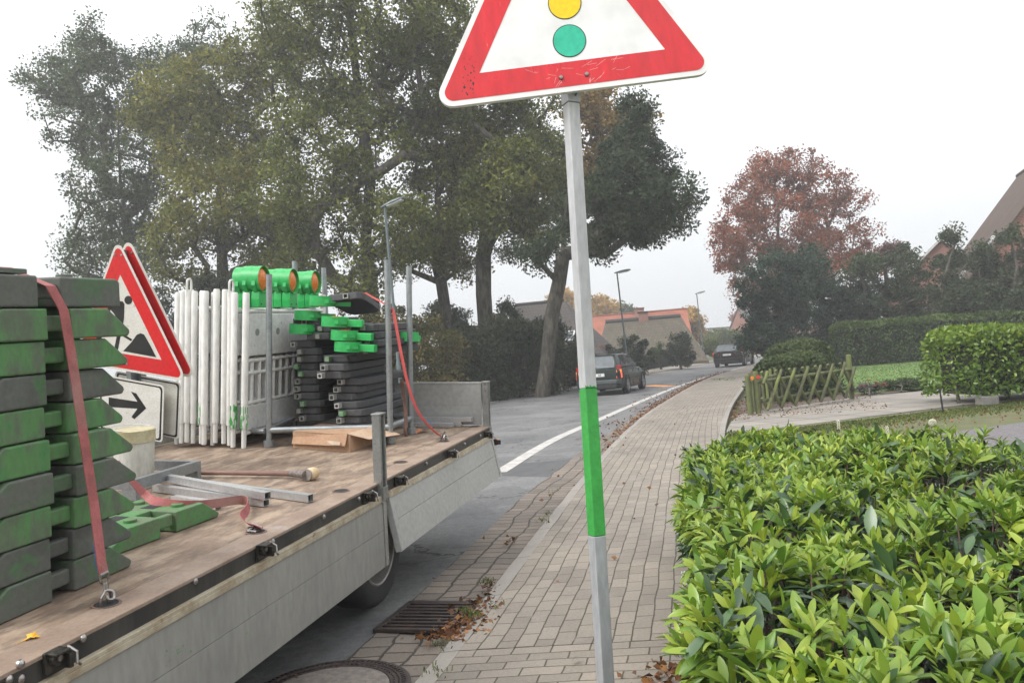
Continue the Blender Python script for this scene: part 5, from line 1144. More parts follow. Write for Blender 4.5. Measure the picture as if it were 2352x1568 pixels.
tree('broadleaf_tree', 'tall broad dark oak with crooked limbs behind the nearest street lamp', 'tree', gb(860, 35), LB([(650, 50, 90), (770, 0, 120), (900, 30, 130), (1010, 60, 120), (700, 170, 110), (830, 190, 130), (960, 200, 130), (720, 330, 110), (860, 370, 130), (980, 350, 100), (760, 500, 105), (890, 530, 100), (700, 600, 70), (830, 640, 70), (820, -150, 140), (960, -140, 150), (640, 440, 70)], 35), 700, 86000, .165, .42, oak_d, TG, cr=.75, sh=.8)
tree('broadleaf_tree', 'slim trunked oak leaning slightly, left of the straight dark trunk', 'tree', gb(1018, 37), LB([(1060, 300, 100), (1090, 400, 100), (1010, 470, 90), (1050, 560, 70), (960, 590, 60)], 37), 110, 32000, .165, .28, oak_y, TG, cr=.8, start=.75)
tree('broadleaf_tree', 'oak with one straight thick dark trunk', 'tree', gb(1106, 36), LB([(1130, 200, 120), (1200, 300, 120), (1170, 420, 105), (1250, 440, 90), (1110, 510, 60), (1210, 530, 60)], 36), 150, 46000, .165, .36, oak_d, TG, cr=.75, start=.9)
tree('broadleaf_tree', 'golden leaved tree between the dark oaks right of the pole', 'tree', gb(1330, 43), LB([(1390, 250, 60), (1440, 290, 45), (1370, 340, 80), (1430, 370, 50), (1330, 430, 80), (1340, 230, 60)], 43), 90, 16000, .22, .3, leafmat('leaf_gold', (.07, .06, .012), (.20, .13, .025), (.33, .19, .03)), TG, cr=.8)
tree('broadleaf_tree', 'dark green oak with forked trunk and crown reaching far over the road', 'tree', gb(1236, 32.5), LB([(1460, 262, 34), (1460, 330, 50), (1500, 400, 60), (1430, 440, 85), (1535, 470, 60), (1350, 500, 80), (1450, 520, 65), (1300, 560, 45), (1230, 580, 35), (1370, 570, 35), (1420, 380, 60), (1170, 590, 25)], 32.5), 170, 50000, .14, .29, oak_b, TG, cr=.58, start=.5, lean=(.3, 0))
# extra fork limb
# shrubs across the road
dk = leafmat('leaf_dark_shrub', (.010, .018, .008), (.022, .034, .014), (.045, .06, .022)); brn = leafmat('leaf_brown_shrub', (.03, .04, .01), (.07, .075, .02), (.17, .12, .03))
SG = 'dark shrubs along the far side of the road'
def shrub(px, D, lst, n, nl, label, m_=dk, size=.13, name='shrub', grp=SG, cr=.45, j=.8, r0=.09, droop=0, cat='shrub', sh=.6): return tree(name, label, cat, gb(px, D), LB(lst, D, j), int(n * 1.5), int(nl * 1.7), size, r0, m_, grp, cr=cr, start=.1, sh=sh, droop=droop)
shrub(960, 30, [(930, 800, 70), (1000, 800, 70), (960, 880, 60), (1010, 900, 50), (900, 870, 60)], 70, 11000, 'autumn brown shrub just behind the tailgate', brn)
shrub(1080, 33, [(1060, 810, 60), (1110, 830, 60), (1050, 880, 50), (1120, 880, 50), (1150, 780, 45), (1100, 770, 35)], 70, 12000, 'dark evergreen shrub left of the straight trunk')
shrub(1190, 34.5, [(1170, 800, 60), (1230, 810, 60), (1180, 860, 50), (1250, 860, 45), (1200, 760, 35)], 70, 12000, 'dark evergreen shrub at the foot of the forked oak')
shrub(1290, 37, [(1280, 800, 60), (1310, 840, 50), (1250, 850, 40), (1270, 760, 35)], 55, 9000, 'dark evergreen shrub left of the sign pole behind the green car')
shrub(1170, 40, [(1170, 720, 25), (1165, 700, 12), (1175, 760, 40)], 25, 2200, 'small pointed conifer tip between two trunks', oak_b, .12, 'conifer', cr=.35)
shrub(1050, 40, [(1060, 745, 35), (1020, 740, 35), (1000, 700, 20)], 30, 3600, 'loose dark shrub below the slim trunked oak', oak_b)
shrub(800, 31, [(700, 790, 80), (800, 780, 80), (880, 760, 70), (780, 860, 70), (640, 720, 60)], 70, 11000, 'brownish shrub hidden behind the beacon boards', brn)
shrub(500, 36, [(430, 720, 80), (520, 700, 80), (600, 700, 80), (360, 760, 80), (250, 740, 70)], 70, 12000, 'dark shrub behind the white barrier panels', dk)
shrub(1452, 50, [(1452, 790, 34), (1470, 820, 30), (1430, 825, 28), (1455, 845, 28)], 40, 7000, 'round clipped dark shrub by the second street lamp', dk, .13, cr=.32, grp='garden shrubs in front of the thatched house')
shrub(1395, 54, [(1395, 800, 26), (1380, 825, 26), (1405, 835, 20)], 25, 3000, 'small dark shrub touching the sign pole', dk, .13, cr=.32, grp='garden shrubs in front of the thatched house')
shrub(1560, 56, [(1562, 790, 26), (1577, 812, 24), (1548, 812, 24), (1562, 830, 20)], 30, 5000, 'dark shrub against the thatched roof right side', dk, .13, cr=.32, grp='garden shrubs in front of the thatched house')
shrub(1515, 58, [(1515, 808, 18), (1500, 818, 12)], 14, 1800, 'low round shrub between the two dark garden shrubs', oak_g, .12, cr=.25, grp='garden shrubs in front of the thatched house')
lg = leafmat('leaf_light_shrub', (.05, .08, .02), (.10, .14, .04), (.18, .2, .06))
shrub(1615, 72, [(1612, 800, 14), (1635, 795, 18), (1650, 805, 12)], 22, 2600, 'light green shrub left of the farthest street lamp', lg, .16, cr=.35, grp='garden shrubs in front of the thatched house')
HG = 'hazy trees in the distance'
tree('broadleaf_tree', 'pale yellow tree faint behind the dark roofed house', 'tree', gb(1305, 105), LB([(1290, 695, 22), (1320, 705, 25), (1270, 700, 12)], 105), 35, 5000, .42, .3, yel, HG, cr=1.0)
tree('broadleaf_tree', 'pale orange tree faint just right of the sign pole', 'tree', gb(1380, 110), LB([(1370, 705, 18), (1395, 715, 18), (1355, 720, 15)], 110), 30, 4000, .42, .3, yel, HG, cr=1.0)
tree('broadleaf_tree', 'pale tree faint above the red roof beside the second street lamp', 'tree', gb(1425, 112), LB([(1410, 718, 10), (1435, 712, 12)], 112), 16, 1800, .4, .25, oak_g, HG, cr=.8)
tree('broadleaf_tree', 'tall pale yellow tree behind the right end of the thatched roof', 'tree', gb(1592, 100), LB([(1580, 715, 15), (1595, 735, 20), (1600, 770, 16), (1575, 740, 20)], 100), 35, 5000, .4, .3, yel, HG, cr=.9)
tree('broadleaf_tree', 'faint reddish tree above the distant grey roof', 'tree', gb(1702, 125), LB([(1700, 735, 15), (1720, 742, 12)], 125), 20, 2200, .45, .3, leafmat('leaf_red_far', (.1, .03, .02), (.22, .07, .05), (.3, .1, .07)), HG, cr=1.0)
shrub(1660, 96, [(1640, 780, 15), (1665, 778, 16), (1690, 780, 18), (1715, 785, 16)], 40, 5000, 'hazy green shrubbery below the distant grey roof', lg, .3, cr=.7, grp=HG)
tree('broadleaf_tree', 'hazy low tree left of the distant grey roof', 'tree', gb(1632, 118), LB([(1625, 772, 12), (1640, 775, 12)], 118), 14, 1500, .4, .2, oak_g, HG, cr=.8)
# ------------------------------------------------------------------ right hand gardens
rust = leafmat('leaf_rust', (.10, .030, .018), (.23, .075, .04), (.36, .13, .06), trans=.3)
tree('chestnut_tree', 'large rust red autumn tree right of the road bend', 'tree', gb(1800, 56), LB([(1765, 390, 50), (1830, 390, 55), (1740, 450, 70), (1880, 430, 65), (1690, 530, 60), (1800, 500, 100), (1900, 500, 65), (1940, 450, 22), (1930, 560, 60), (1980, 590, 38), (1965, 460, 30), (1985, 530, 38), (2005, 610, 32), (1850, 590, 80), (1680, 600, 42), (1740, 620, 70), (1700, 670, 35), (1790, 680, 70), (1680, 560, 40), (1900, 640, 60)], 56, 2.5), 620, 44000, .19, .34, rust, bm=bark_p, cr=.62, sh=.8, droop=.3)
yew = leafmat('leaf_yew', (.012, .026, .018), (.028, .052, .034), (.06, .095, .06)); pine = leafmat('leaf_pine', (.022, .036, .018), (.048, .068, .032), (.09, .115, .05))
CG = 'evergreens behind the garden'
tree('conifer', 'broad blue green yew overhanging the road, leftmost evergreen', 'tree', gb(1790, 40), LB([(1740, 640, 40), (1790, 620, 45), (1730, 700, 45), (1800, 690, 70), (1850, 640, 50), (1740, 770, 40), (1800, 780, 60), (1870, 720, 55), (1860, 590, 22)], 40, 1.2), 130, 26000, .15, .2, yew, CG, cr=.55, start=.15, droop=.3)
tree('conifer', 'dark evergreen with brown needles behind the clipped round shrubs', 'tree', gb(1900, 42), LB([(1880, 800, 55), (1930, 760, 60), (1920, 690, 50), (1960, 800, 50), (1960, 700, 45)], 42, 1.2), 90, 16000, .15, .2, yew, CG, cr=.55, start=.15)
for i, (px, D, lst, lb) in enumerate(((1990, 41, [(1980, 620, 45), (2010, 680, 50), (1970, 720, 40), (2030, 740, 40), (2000, 600, 20)], 'thin pruned conifer left of the purplish shrub'), (2085, 40, [(2070, 590, 32), (2090, 640, 45), (2060, 690, 45), (2110, 700, 45), (2080, 740, 40)], 'pruned conifer in the middle with stem showing'),
    (2185, 39, [(2185, 545, 20), (2165, 590, 32), (2200, 610, 30), (2170, 660, 42), (2210, 690, 45), (2180, 720, 40)], 'tall pruned conifer with pointed top before the brick gables'), (2262, 39, [(2250, 590, 30), (2275, 640, 40), (2250, 690, 40), (2280, 710, 40)], 'knobbly pruned conifer before the brown roof'),
    (2335, 38, [(2330, 550, 28), (2345, 600, 38), (2320, 660, 40), (2350, 700, 45), (2380, 620, 50)], 'pruned conifer at the right edge'))):
    tree('conifer', lb, 'tree', gb(px, D), LB(lst, D, .8), 60, 9500, .15, .15, pine, CG, bm=bark_p, cr=.42, start=.2)
tree('broadleaf_tree', 'thin purplish leaved shrub between the pruned conifers', 'tree', gb(2040, 44), LB([(2040, 590, 30), (2060, 580, 20)], 44, .5), 30, 2600, .14, .1, leafmat('leaf_purple', (.07, .035, .04), (.13, .07, .07), (.18, .1, .09)), CG, cr=.5)
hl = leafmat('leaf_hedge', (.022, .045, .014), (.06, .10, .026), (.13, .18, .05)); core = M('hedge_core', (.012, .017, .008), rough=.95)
boxhedge('hedge', 'tall dark green clipped hedge at the back of the lawn', (27.2, 38.1, .03), (24.5, 2.4, 2.0), -.01, .13, 42000, hl, core, rnd_=.4, stems=False)
ll = leafmat('leaf_laurel_mid', (.06, .12, .015), (.13, .23, .03), (.26, .34, .04), rough=.3, spec=.5)
boxhedge('hedge', 'bright green glossy leaved hedge standing beside the driveway', (12.25, 16.2, .05), (8.2, 1.7, 1.27), .10, .088, 30000, ll, core, rnd_=.35, zlift=.13, facing=.9)
rs = leafmat('leaf_clipped', (.025, .045, .015), (.055, .085, .025), (.12, .15, .06))
boxhedge('shrub', 'clipped rounded shrub directly behind the lattice fence', (6.9, 20.6, .03), (2.4, 1.3, 1.12), .75, .08, 9000, rs, core, rnd_=.55, stems=False, cat='shrub')
boxhedge('shrub', 'second clipped rounded shrub behind the first, taller', (8.1, 23.6, .03), (2.1, 1.6, 1.42), .75, .08, 8000, rs, core, rnd_=.6, stems=False, cat='shrub')
b = MB(); b.bb(-.16, .16, -.12, .12, 0, .17); sp_ = G(2268, 930, .06); tag(b.build('stone_block', M('concrete', (.2, .19, .17), rough=.9), None, T(*sp_), bevel=.02), 'weathered concrete block under the bright hedge', 'block')
st_ = G(2167, 948, .06); b = MB(); b.tube([(0, 0, -.05), (-.03, 0, .42)], .014, 6); tag(b.build('metal_stake', dark, None, T(*st_)), 'thin dark metal stake at the left end of the bright hedge', 'stake')
# garden plants
lav = leafmat('leaf_lavender', (.09, .10, .085), (.16, .17, .15), (.24, .25, .22)); jun = leafmat('leaf_juniper', (.03, .05, .022), (.06, .09, .04), (.1, .13, .06))
tree('lavender_bush', 'grey lavender bush beside the fence end post', 'plant', (*G(1998, 916)[:2], .05), LB([(1990, 900, 16), (2008, 896, 14)], 20.2, .15), 26, 3600, .05, .02, lav, cr=.12, spread=.9)
tree('juniper', 'low spreading dark juniper at the lawn edge', 'plant', (*G(2070, 905)[:2], .05), LB([(2050, 903, 12), (2080, 896, 14), (2110, 902, 10), (2030, 908, 8)], 20.6, .2), 30, 4200, .06, .02, jun, cr=.14)
tree('lavender_bush', 'small grey plant seen through the lattice fence', 'plant', (*G(1898, 898)[:2], .05), LB([(1898, 890, 12)], 21.5, .1), 14, 1500, .05, .02, lav, cr=.12)
sd = G(2010, 905, .05); sr = empty('sedum_plant', T(*sd), 'sedum with flat dark red flower heads on the lawn edge', 'plant')
for i, (px, py) in enumerate(((1995, 873), (2010, 877), (2015, 880), (1988, 884), (2030, 880), (2024, 884), (2034, 884), (1978, 885), (2008, 886))):
    p = PD(px, py, sd[1]) - sd; b = MB(); b.tube([(p[0] * .5, .05, 0), tuple(p)], .006, 5); b.build('stem', M('stem_green', (.08, .11, .04), rough=.8), sr); b = MB()
    for k in range(14): a = k * 2.4; rr = .012 * math.sqrt(k) ; b.lathe([(.014, -.008), (.012, .008), (.0001, .014)], 6, (p[0] + rr * math.cos(a), p[1] + rr * math.sin(a), p[2] + .005 * math.sin(k)))
    b.build('flower_head', M('sedum_red', (.19, .045, .04), (.12, .03, .03), rough=.9), sr)
# ------------------------------------------------------------------ lattice fence
woodg = M('fence_wood', (.115, .135, .045), (.085, .08, .05), scale=6, rough=.85, bmp=.6, fine=40, stretch=(1, 1, .3), c3=(.16, .19, .05), s3=4, lo3=.5, hi3=.65)
fa, fb = G(1741, 951, .05), G(1957, 917, .05); fc = G(1722, 950, .05)
fe = empty('lattice_fence', T(*fa), 'mossy wooden lattice fence in front of clipped shrubs', 'fence')
dv = fb - fa; FLn = float(np.linalg.norm(dv)); dv = dv / FLn; pv = np.array((dv[1], -dv[0], 0))
def fp(s, z, o=0): q_ = dv * s + pv * o; return (q_[0], q_[1], z)
def fpost(p, h, r_, nm='post'): b = MB(); b.tube([(p[0], p[1], -.1), (p[0], p[1], h - .02), (p[0], p[1], h)], [r_, r_, r_ * .8], 12); return b.build(nm, woodg, fe)
fpost(fp(.02, 0), .88, .055); fpost(fp(-.17, 0, -.05), .82, .055); fpost(fp(FLn, 0), 1.02, .06)
for z in (.26, .66): b = MB(); b.tube([fp(0, z, .03), fp(FLn, z + .02, .03)], .038, 8); b.build('rail', woodg, fe)
hF = .78; stp = (FLn - .15) / 7.0
for k in range(-1, 8):
    for s in (-1, 1):
        x0 = .1 + k * stp; x1 = x0 + hF * .72; za, zb2 = .08, .08 + hF
        a_, c_ = (x0, za), (x1, zb2)
        if s < 0: a_, c_ = (x1, za), (x0, zb2)
        # clip to fence length
        def clip(a_, c_):
            (xa, z_a), (xc, z_c) = a_, c_; lo_, hi_ = .03, FLn - .03; out = []
            for (px_, pz_), (qx, qz) in ((a_, c_), (c_, a_)):
                if px_ < lo_: t = (lo_ - px_) / (qx - px_) if qx != px_ else 2; px_, pz_ = lo_, pz_ + (qz - pz_) * t
                elif px_ > hi_: t = (px_ - hi_) / (px_ - qx) if qx != px_ else 2; px_, pz_ = hi_, pz_ + (qz - pz_) * t
                out.append((px_, pz_))
            return out
        if max(x0, x1) < .1 or min(x0, x1) > FLn - .1: continue
        a2, c2_ = clip(a_, c_)
        if abs(a2[1] - c2_[1]) < .12: continue
        o_ = .10 + (.068 if s > 0 else 0); b = MB(); b.tube([fp(a2[0], a2[1], o_), fp(c2_[0], c2_[1], o_)], .033, 8); b.build('lattice_pole', woodg, fe)
# section running back along the pavement
d2 = np.array((.36, .93, 0)); sec = [fp(-.17, 0, -.05)]
bp = np.array(sec[0]);
for k in range(1, 14):
    q_ = bp + d2 * (.35 * k) + np.array((.006 * k * k, 0, 0)); b = MB(); b.tube([(q_[0], q_[1], .0), (q_[0] + .03, q_[1] + .1, .80 + .04 * math.sin(k))], .032, 8); b.build('lattice_pole', woodg, fe)
b = MB(); b.tube([tuple(bp + d2 * (.35 * k) + np.array((.006 * k * k + .035, 0, .66))) for k in range(14)], .035, 8); b.build('rail', woodg, fe)
for (px, py), c_, nm in (((1728, 868), (.85, .25, .02), 'orange'), ((1742, 866), (.65, .03, .03), 'red')):
    p = PD(px, py, fa[1] - .12) - fa; b = MB(); b.lathe([(.036, .012), (.036, 0), (.018, -.004), (.015, .0), (.0001, .0)], 20, tuple(p), ax=1); b.build('reflector', M('reflector_' + nm, c_, rough=.3, bmp=0), fe)
# low iron fence by the thatched house
irn = M('fence_dark', (.03, .03, .03), rough=.6)
f0, f1 = G(1484, 852), G(1606, 831); fi = empty('garden_fence', T(*f0), 'low dark picket fence along the far pavement', 'fence'); dd = f1 - f0; nseg = 60
for t in np.linspace(0, 1, 9): p = dd * t; b = MB(); b.bb(p[0] - .05, p[0] + .05, p[1] - .05, p[1] + .05, 0, 1.05); b.build('post', irn, fi)
b = MB()
for z in (.3, .85): b.tube([(0, 0, z), (dd[0], dd[1], z)], .035, 4)
pieces(b, 'rail', irn, fi)
b = MB()
for t in np.linspace(0, 1, 240): p = dd * t; b.bb(p[0] - .03, p[0] + .03, p[1] - .02, p[1] + .02, .08, 1.0)
o = b.build('pickets', irn, fi); o['kind'] = 'stuff'

# ------------------------------------------------------------------ near street details
iron = M('cast_iron', (.055, .042, .040), (.08, .062, .055), scale=20, rough=.55, metal=.6, fine=90, bmp=.4, c3=(.12, .07, .05), s3=8, lo3=.6, hi3=.7)
g0, g1, g2_, g3_ = [G(x, y, .012) for x, y in ((872, 1448), (936, 1397), (1100, 1412), (1020, 1462))]
gr = empty('drain_grate', T(*g0), 'rusty cast iron drain grate in the gutter, partly covered by leaves', 'drain grate')
u_ = g1 - g0; v_ = ((g3_ - g0) + (g2_ - g1)) / 2; u_ /= np.linalg.norm(u_); v_ = v_ - u_ * (v_ @ u_); v_ /= np.linalg.norm(v_); GW, GL = .50, .46
def gq(s, t, z): q_ = u_ * s + v_ * t; return (q_[0], q_[1], z)
def gbar(name, s0, s1, t0, t1, z0_, z1, mat):
    b = MB(); P8 = [gq(s, t, z) for z in (z0_, z1) for s, t in ((s0, t0), (s1, t0), (s1, t1), (s0, t1))]; b.add(P8, [(3, 2, 1, 0), (4, 5, 6, 7), (0, 1, 5, 4), (1, 2, 6, 5), (2, 3, 7, 6), (3, 0, 4, 7)]); return b.build(name, mat, gr, bevel=.003)
gbar('pit', 0, GW, 0, GL, .001, .004, dark)
for a_ in ((-.03, .005, -.03, GL + .03), (GW - .005, GW + .03, -.03, GL + .03), (.0055, GW - .0055, -.03, .01), (.0055, GW - .0055, GL - .01, GL + .03)): gbar('frame', *a_, .0, .022, iron)
for k in range(8): s = .035 + k * (GW - .07) / 7; gbar('bar', s - .012, s + .012, .011, GL - .011, .005, .026, iron)
mc = G(785, 1516, .02) + np.array((.02, -.41, 0)); mh = empty('manhole_cover', T(*mc), 'round cast iron and concrete manhole cover at the bottom edge', 'manhole cover')
b = MB(); b.lathe([(.40, -.0), (.40, .006), (.385, .010), (.345, .010), (.34, .006)], 64); b.build('rim', iron, mh)
b = MB(); b.lathe([(.338, .006), (.335, .009), (.30, .009), (.295, .006)], 64); b.build('ring', iron, mh)
b = MB()
for k in range(84): a = 2 * math.pi * k / 84; b.box((.365 * math.cos(a), .365 * math.sin(a), .0115), (.02, .011, .006), Matrix.Rotation(a, 3, 'Z'))
for k in range(72): a = 2 * math.pi * k / 72; b.cyl((.318 * math.cos(a), .318 * math.sin(a), .009), (.318 * math.cos(a), .318 * math.sin(a), .0125), .005, 6)
o = b.build('studs', iron, mh); o['kind'] = 'stuff'
b = MB(); b.lathe([(.0001, .007), (.294, .0065)], 48); b.build('concrete_fill', M('manhole_concrete', (.21, .18, .155), (.15, .13, .115), scale=25, rough=.9, bmp=.6, fine=80), mh)
dead = leafmat('leaf_dead', (.07, .03, .016), (.15, .065, .03), (.29, .14, .05), trans=.1, clump=2)
def scatter(P, size, name, label, flat=.35, mat=dead):
    D = rng.normal(size=(len(P), 3)) * np.array((1, 1, flat)); V, F = quadleaves(P, size, D, .7); o = npmesh(name, V, F, mat, tone=np.repeat(rng.random(len(P)), 2)); tag(o, label, 'leaves', kind='stuff'); return o
P = []
for cx, cy, n, sx, sy in ((1075, 1425, 170, 30, 14), (1030, 1455, 90, 34, 9), (1110, 1390, 90, 26, 12), (1120, 1345, 25, 12, 9), (1170, 1240, 16, 10, 6)):
    for k in range(n): q_ = G(cx + rnd.gauss(0, sx), cy + rnd.gauss(0, sy), .03 + .02 * rnd.random()); P.append(q_)
for cx, cy, n, sx, sy in ((1545, 1535, 40, 22, 16), (1520, 1560, 20, 30, 12)):
    for k in range(n): q_ = G(cx + rnd.gauss(0, sx), cy + rnd.gauss(0, sy), .10); P.append(q_)
scatter(np.array(P), .042, 'fallen_leaves', 'brown fallen leaves heaped beside the drain grate')
P = []
for i in range(0, 2600):
    t = rnd.random() ** .8; y = 13 + t * 33; x = float(np.interp(y, KERB[:, 1], KERB[:, 0])) - abs(rnd.gauss(0, .22)) * (1 if rnd.random() < .8 else 2.5) + .12; P.append((x, y, .022))
for i in range(500): y = 34 + rnd.random() * 20; x = float(np.interp(y, FAR[:, 1], FAR[:, 0])) - abs(rnd.gauss(0, .4)); P.append((x, y, .07))
scatter(np.array(P), .06, 'leaf_litter', 'strip of brown leaf litter along the gutter up the road')
P = []
for i in range(900):
    s, t = rnd.random(), rnd.random(); y = 15.8 + s * 5.5; xl_ = float(np.interp(y, RIGHT[:, 1], RIGHT[:, 0])) + .15; P.append((xl_ + t ** 1.5 * 3.2, y, .066))
for i in range(500): x = rnd.uniform(4, 16); P.append((x, 12.1 + (x - 4) * .33 + rnd.gauss(0, .55), .075))
for i in range(60): y = rnd.uniform(3.5, 20); P.append((float(np.interp(y, KERB[:, 1], KERB[:, 0])) + rnd.uniform(-.6, 1.4), y, .095))
for i in range(70): P.append((rnd.uniform(8, 20), rnd.uniform(21, 34), .075))
scatter(np.array(P), .042, 'scattered_leaves', 'single dry leaves scattered over soil, slabs and lawn')
# grass tufts
gm = leafmat('grass_blade', (.05, .075, .02), (.10, .14, .035), (.2, .2, .07), trans=.3)
def blades(P, hgt, name, label, mat=gm, wd=.006):
    n = len(P); P = np.array(P); a = rng.normal(size=(n, 3)) * np.array((.45, .45, 0)) + np.array((0, 0, 1)); a /= np.linalg.norm(a, axis=1, keepdims=True); th = rng.random(n) * 6.3
    s = np.stack([np.cos(th), np.sin(th), np.zeros(n)], 1) * wd; h = (hgt * (.5 + rng.random(n)))[:, None]
    V = np.stack([P - s, P + s, P + a * h * .6 + s * .7, P + a * h * .6 - s * .7, P + a * h + rng.normal(size=(n, 3)) * h * .15], 1); F = (np.arange(n) * 5)[:, None, None] + np.array([[0, 1, 2, 3], [3, 2, 4, 4]])[None]
    F1 = ((np.arange(n) * 5)[:, None] + np.array([[0, 1, 2, 3]])); V2 = V.reshape(-1, 3)
    o = npmesh(name, V2, F1, mat, tone=rng.random(n)); return tag(o, label, 'grass', kind='stuff')
P = []
for cx, cy, n, s in ((1085, 1412, 60, 12), (1120, 1335, 50, 8), (1245, 1195, 40, 7), (1257, 1180, 25, 5), (1540, 1440, 110, 10), (1070, 1400, 40, 10), (1010, 1480, 22, 14), (1275, 1130, 14, 8), (1000, 1545, 30, 18), (1150, 1390, 14, 20)):
    for k in range(n): P.append(G(cx + rnd.gauss(0, s), cy + rnd.gauss(0, s * .4), .06))
blades(P, .035, 'weeds', 'little weeds growing from joints by the kerb', wd=.0035)
P = []
for i in range(16000):
    x = 3.5 + rnd.random() * 12; yl_ = 13.4 + (x - 3.3) * .335; P.append((x, yl_ - .1 - abs(rnd.gauss(0, .5)), .05))
for i in range(2500): y = rnd.uniform(7, 14); P.append((float(np.interp(y, RIGHT[:, 1], RIGHT[:, 0])) + .12 + abs(rnd.gauss(0, .3)), y, .05))
blades(P, .05, 'grass_strip', 'short worn grass strip along the near edge of the driveway', wd=.012)
P = []
for i in range(14000): y = rnd.uniform(20, 44); P.append((float(np.interp(y, FAR[:, 1], FAR[:, 0])) - .4 - rnd.random() * 1.8, y, .07))
blades(P, .09, 'verge_grass', 'unmown grass verge along the far side of the road', wd=.02)
P = []
for i in range(26000): x = rnd.uniform(8.3, 26); P.append((x, 20.6 + (x - 8.3) * .28 + rnd.random() ** 1.3 * 15, .055))
blades(P, .035, 'lawn_grass', 'short mown lawn grass', leafmat('lawn_blade', (.07, .13, .025), (.11, .19, .04), (.17, .24, .06), trans=.3), wd=.02)

# ------------------------------------------------------------------ near laurel hedge
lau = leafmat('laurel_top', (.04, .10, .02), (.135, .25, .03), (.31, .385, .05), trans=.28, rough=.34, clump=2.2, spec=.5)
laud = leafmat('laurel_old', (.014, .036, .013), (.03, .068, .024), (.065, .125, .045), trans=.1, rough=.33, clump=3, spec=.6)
def leaf_tpl():
    ts = [0, .12, .32, .55, .78, .93, 1]; ws = [.018, .06, .125, .145, .11, .05, .003]; V = []
    for t, w_ in zip(ts, ws):
        z = -.22 * t * t; V += [(t, -w_, z + w_ * .38), (t, 0, z), (t, w_, z + w_ * .38)]
    F = [(i * 3 + j, i * 3 + j + 1, i * 3 + j + 4, i * 3 + j + 3) for i in range(6) for j in (0, 1)]; return np.array(V), np.array(F)
TV, TFc = leaf_tpl()
def laurel(P, dirs, size, curl=None):
    """P base points, dirs leaf axes (n,3), size (n,)"""
    n = len(P); a = dirs / np.linalg.norm(dirs, axis=1, keepdims=True); up = np.array((0, 0, 1.0)) + rng.normal(size=(n, 3)) * .35
    b_ = np.cross(up, a); b_ /= np.linalg.norm(b_, axis=1, keepdims=True) + 1e-9; c_ = np.cross(a, b_)
    cu = (rng.random(n) * 1.6 + .2)[:, None, None]; wv = (rng.random(n) * .5 + .8)[:, None, None]
    L = TV[None]; s = size[:, None, None]
    V = P[:, None, :] + s * (L[..., 0:1] * a[:, None, :] + L[..., 1:2] * wv * b_[:, None, :] + L[..., 2:3] * cu * c_[:, None, :])
    F = (np.arange(n) * len(TV))[:, None, None] + TFc[None]; return V.reshape(-1, 3), F.reshape(-1, 4)
LX = lambda y: .80 + (y - 3.8) * .205 + .03 * np.sin(y * 2.3)
def RXh(y): return np.interp(y, [1.2, 2.0, 3.0, 4.0, 5.0, 6.2], [2.3, 2.5, 2.75, 2.9, 3.05, 2.6])
def topz(x, y): return .83 + .035 * np.sin(x * 5 + y * 2) + .03 * np.sin(y * 6.5 - x * 3) - .30 * np.exp(-(((x - 1.62) / .26) ** 2 + ((y - 3.75) / .13) ** 2)) - .22 * np.exp(-(((x - 2.15) / .3) ** 2 + ((y - 4.1) / .14) ** 2)) - .10 * np.exp(-(((x - 1.35) / .3) ** 2 + ((y - 2.75) / .1) ** 2))
hedge = empty('laurel_hedge', T(1.6, 4, .05), 'light green laurel hedge with long leaves in the right foreground', 'hedge'); HO = np.array((1.6, 4, .05))
VV = []; FF = []; TT = []; VD = []; FD = []; TD = []; off = offd = 0; tw = MB()
nsh = 1900; k = 0; shoots = []
while k < nsh:
    y = rnd.uniform(1.25, 6.15); x0, x1 = float(LX(y)), float(RXh(y)); x = rnd.uniform(x0, x1); edge = min(1, (x - x0) / .18, (6.2 - y) / .18)
    z = float(topz(x, y)) - .13 * (1 - max(edge, 0)) ** 2 + rnd.uniform(-.06, .025); ax_l = np.array((-(1 - edge) * .9 if x - x0 < .18 else 0, .8 * (1 - edge) if 6.2 - y < .18 else 0, 1.0)) + np.array([rnd.gauss(0, .28), rnd.gauss(0, .28), 0]); shoots.append((np.array((x, y, z)), nz(ax_l), 1)); k += 1
for k in range(700):
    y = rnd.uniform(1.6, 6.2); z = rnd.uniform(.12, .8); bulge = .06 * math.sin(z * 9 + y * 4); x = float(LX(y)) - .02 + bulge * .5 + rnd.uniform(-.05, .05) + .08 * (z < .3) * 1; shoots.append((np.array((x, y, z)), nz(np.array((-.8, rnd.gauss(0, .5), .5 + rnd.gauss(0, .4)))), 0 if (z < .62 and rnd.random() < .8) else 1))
for k in range(220):
    x = rnd.uniform(1.2, 2.7); z = rnd.uniform(.3, .8); shoots.append((np.array((x, 6.2 + rnd.uniform(-.05, .05), z)), nz(np.array((rnd.gauss(0, .5), .8, .5))), rnd.random() < .4))
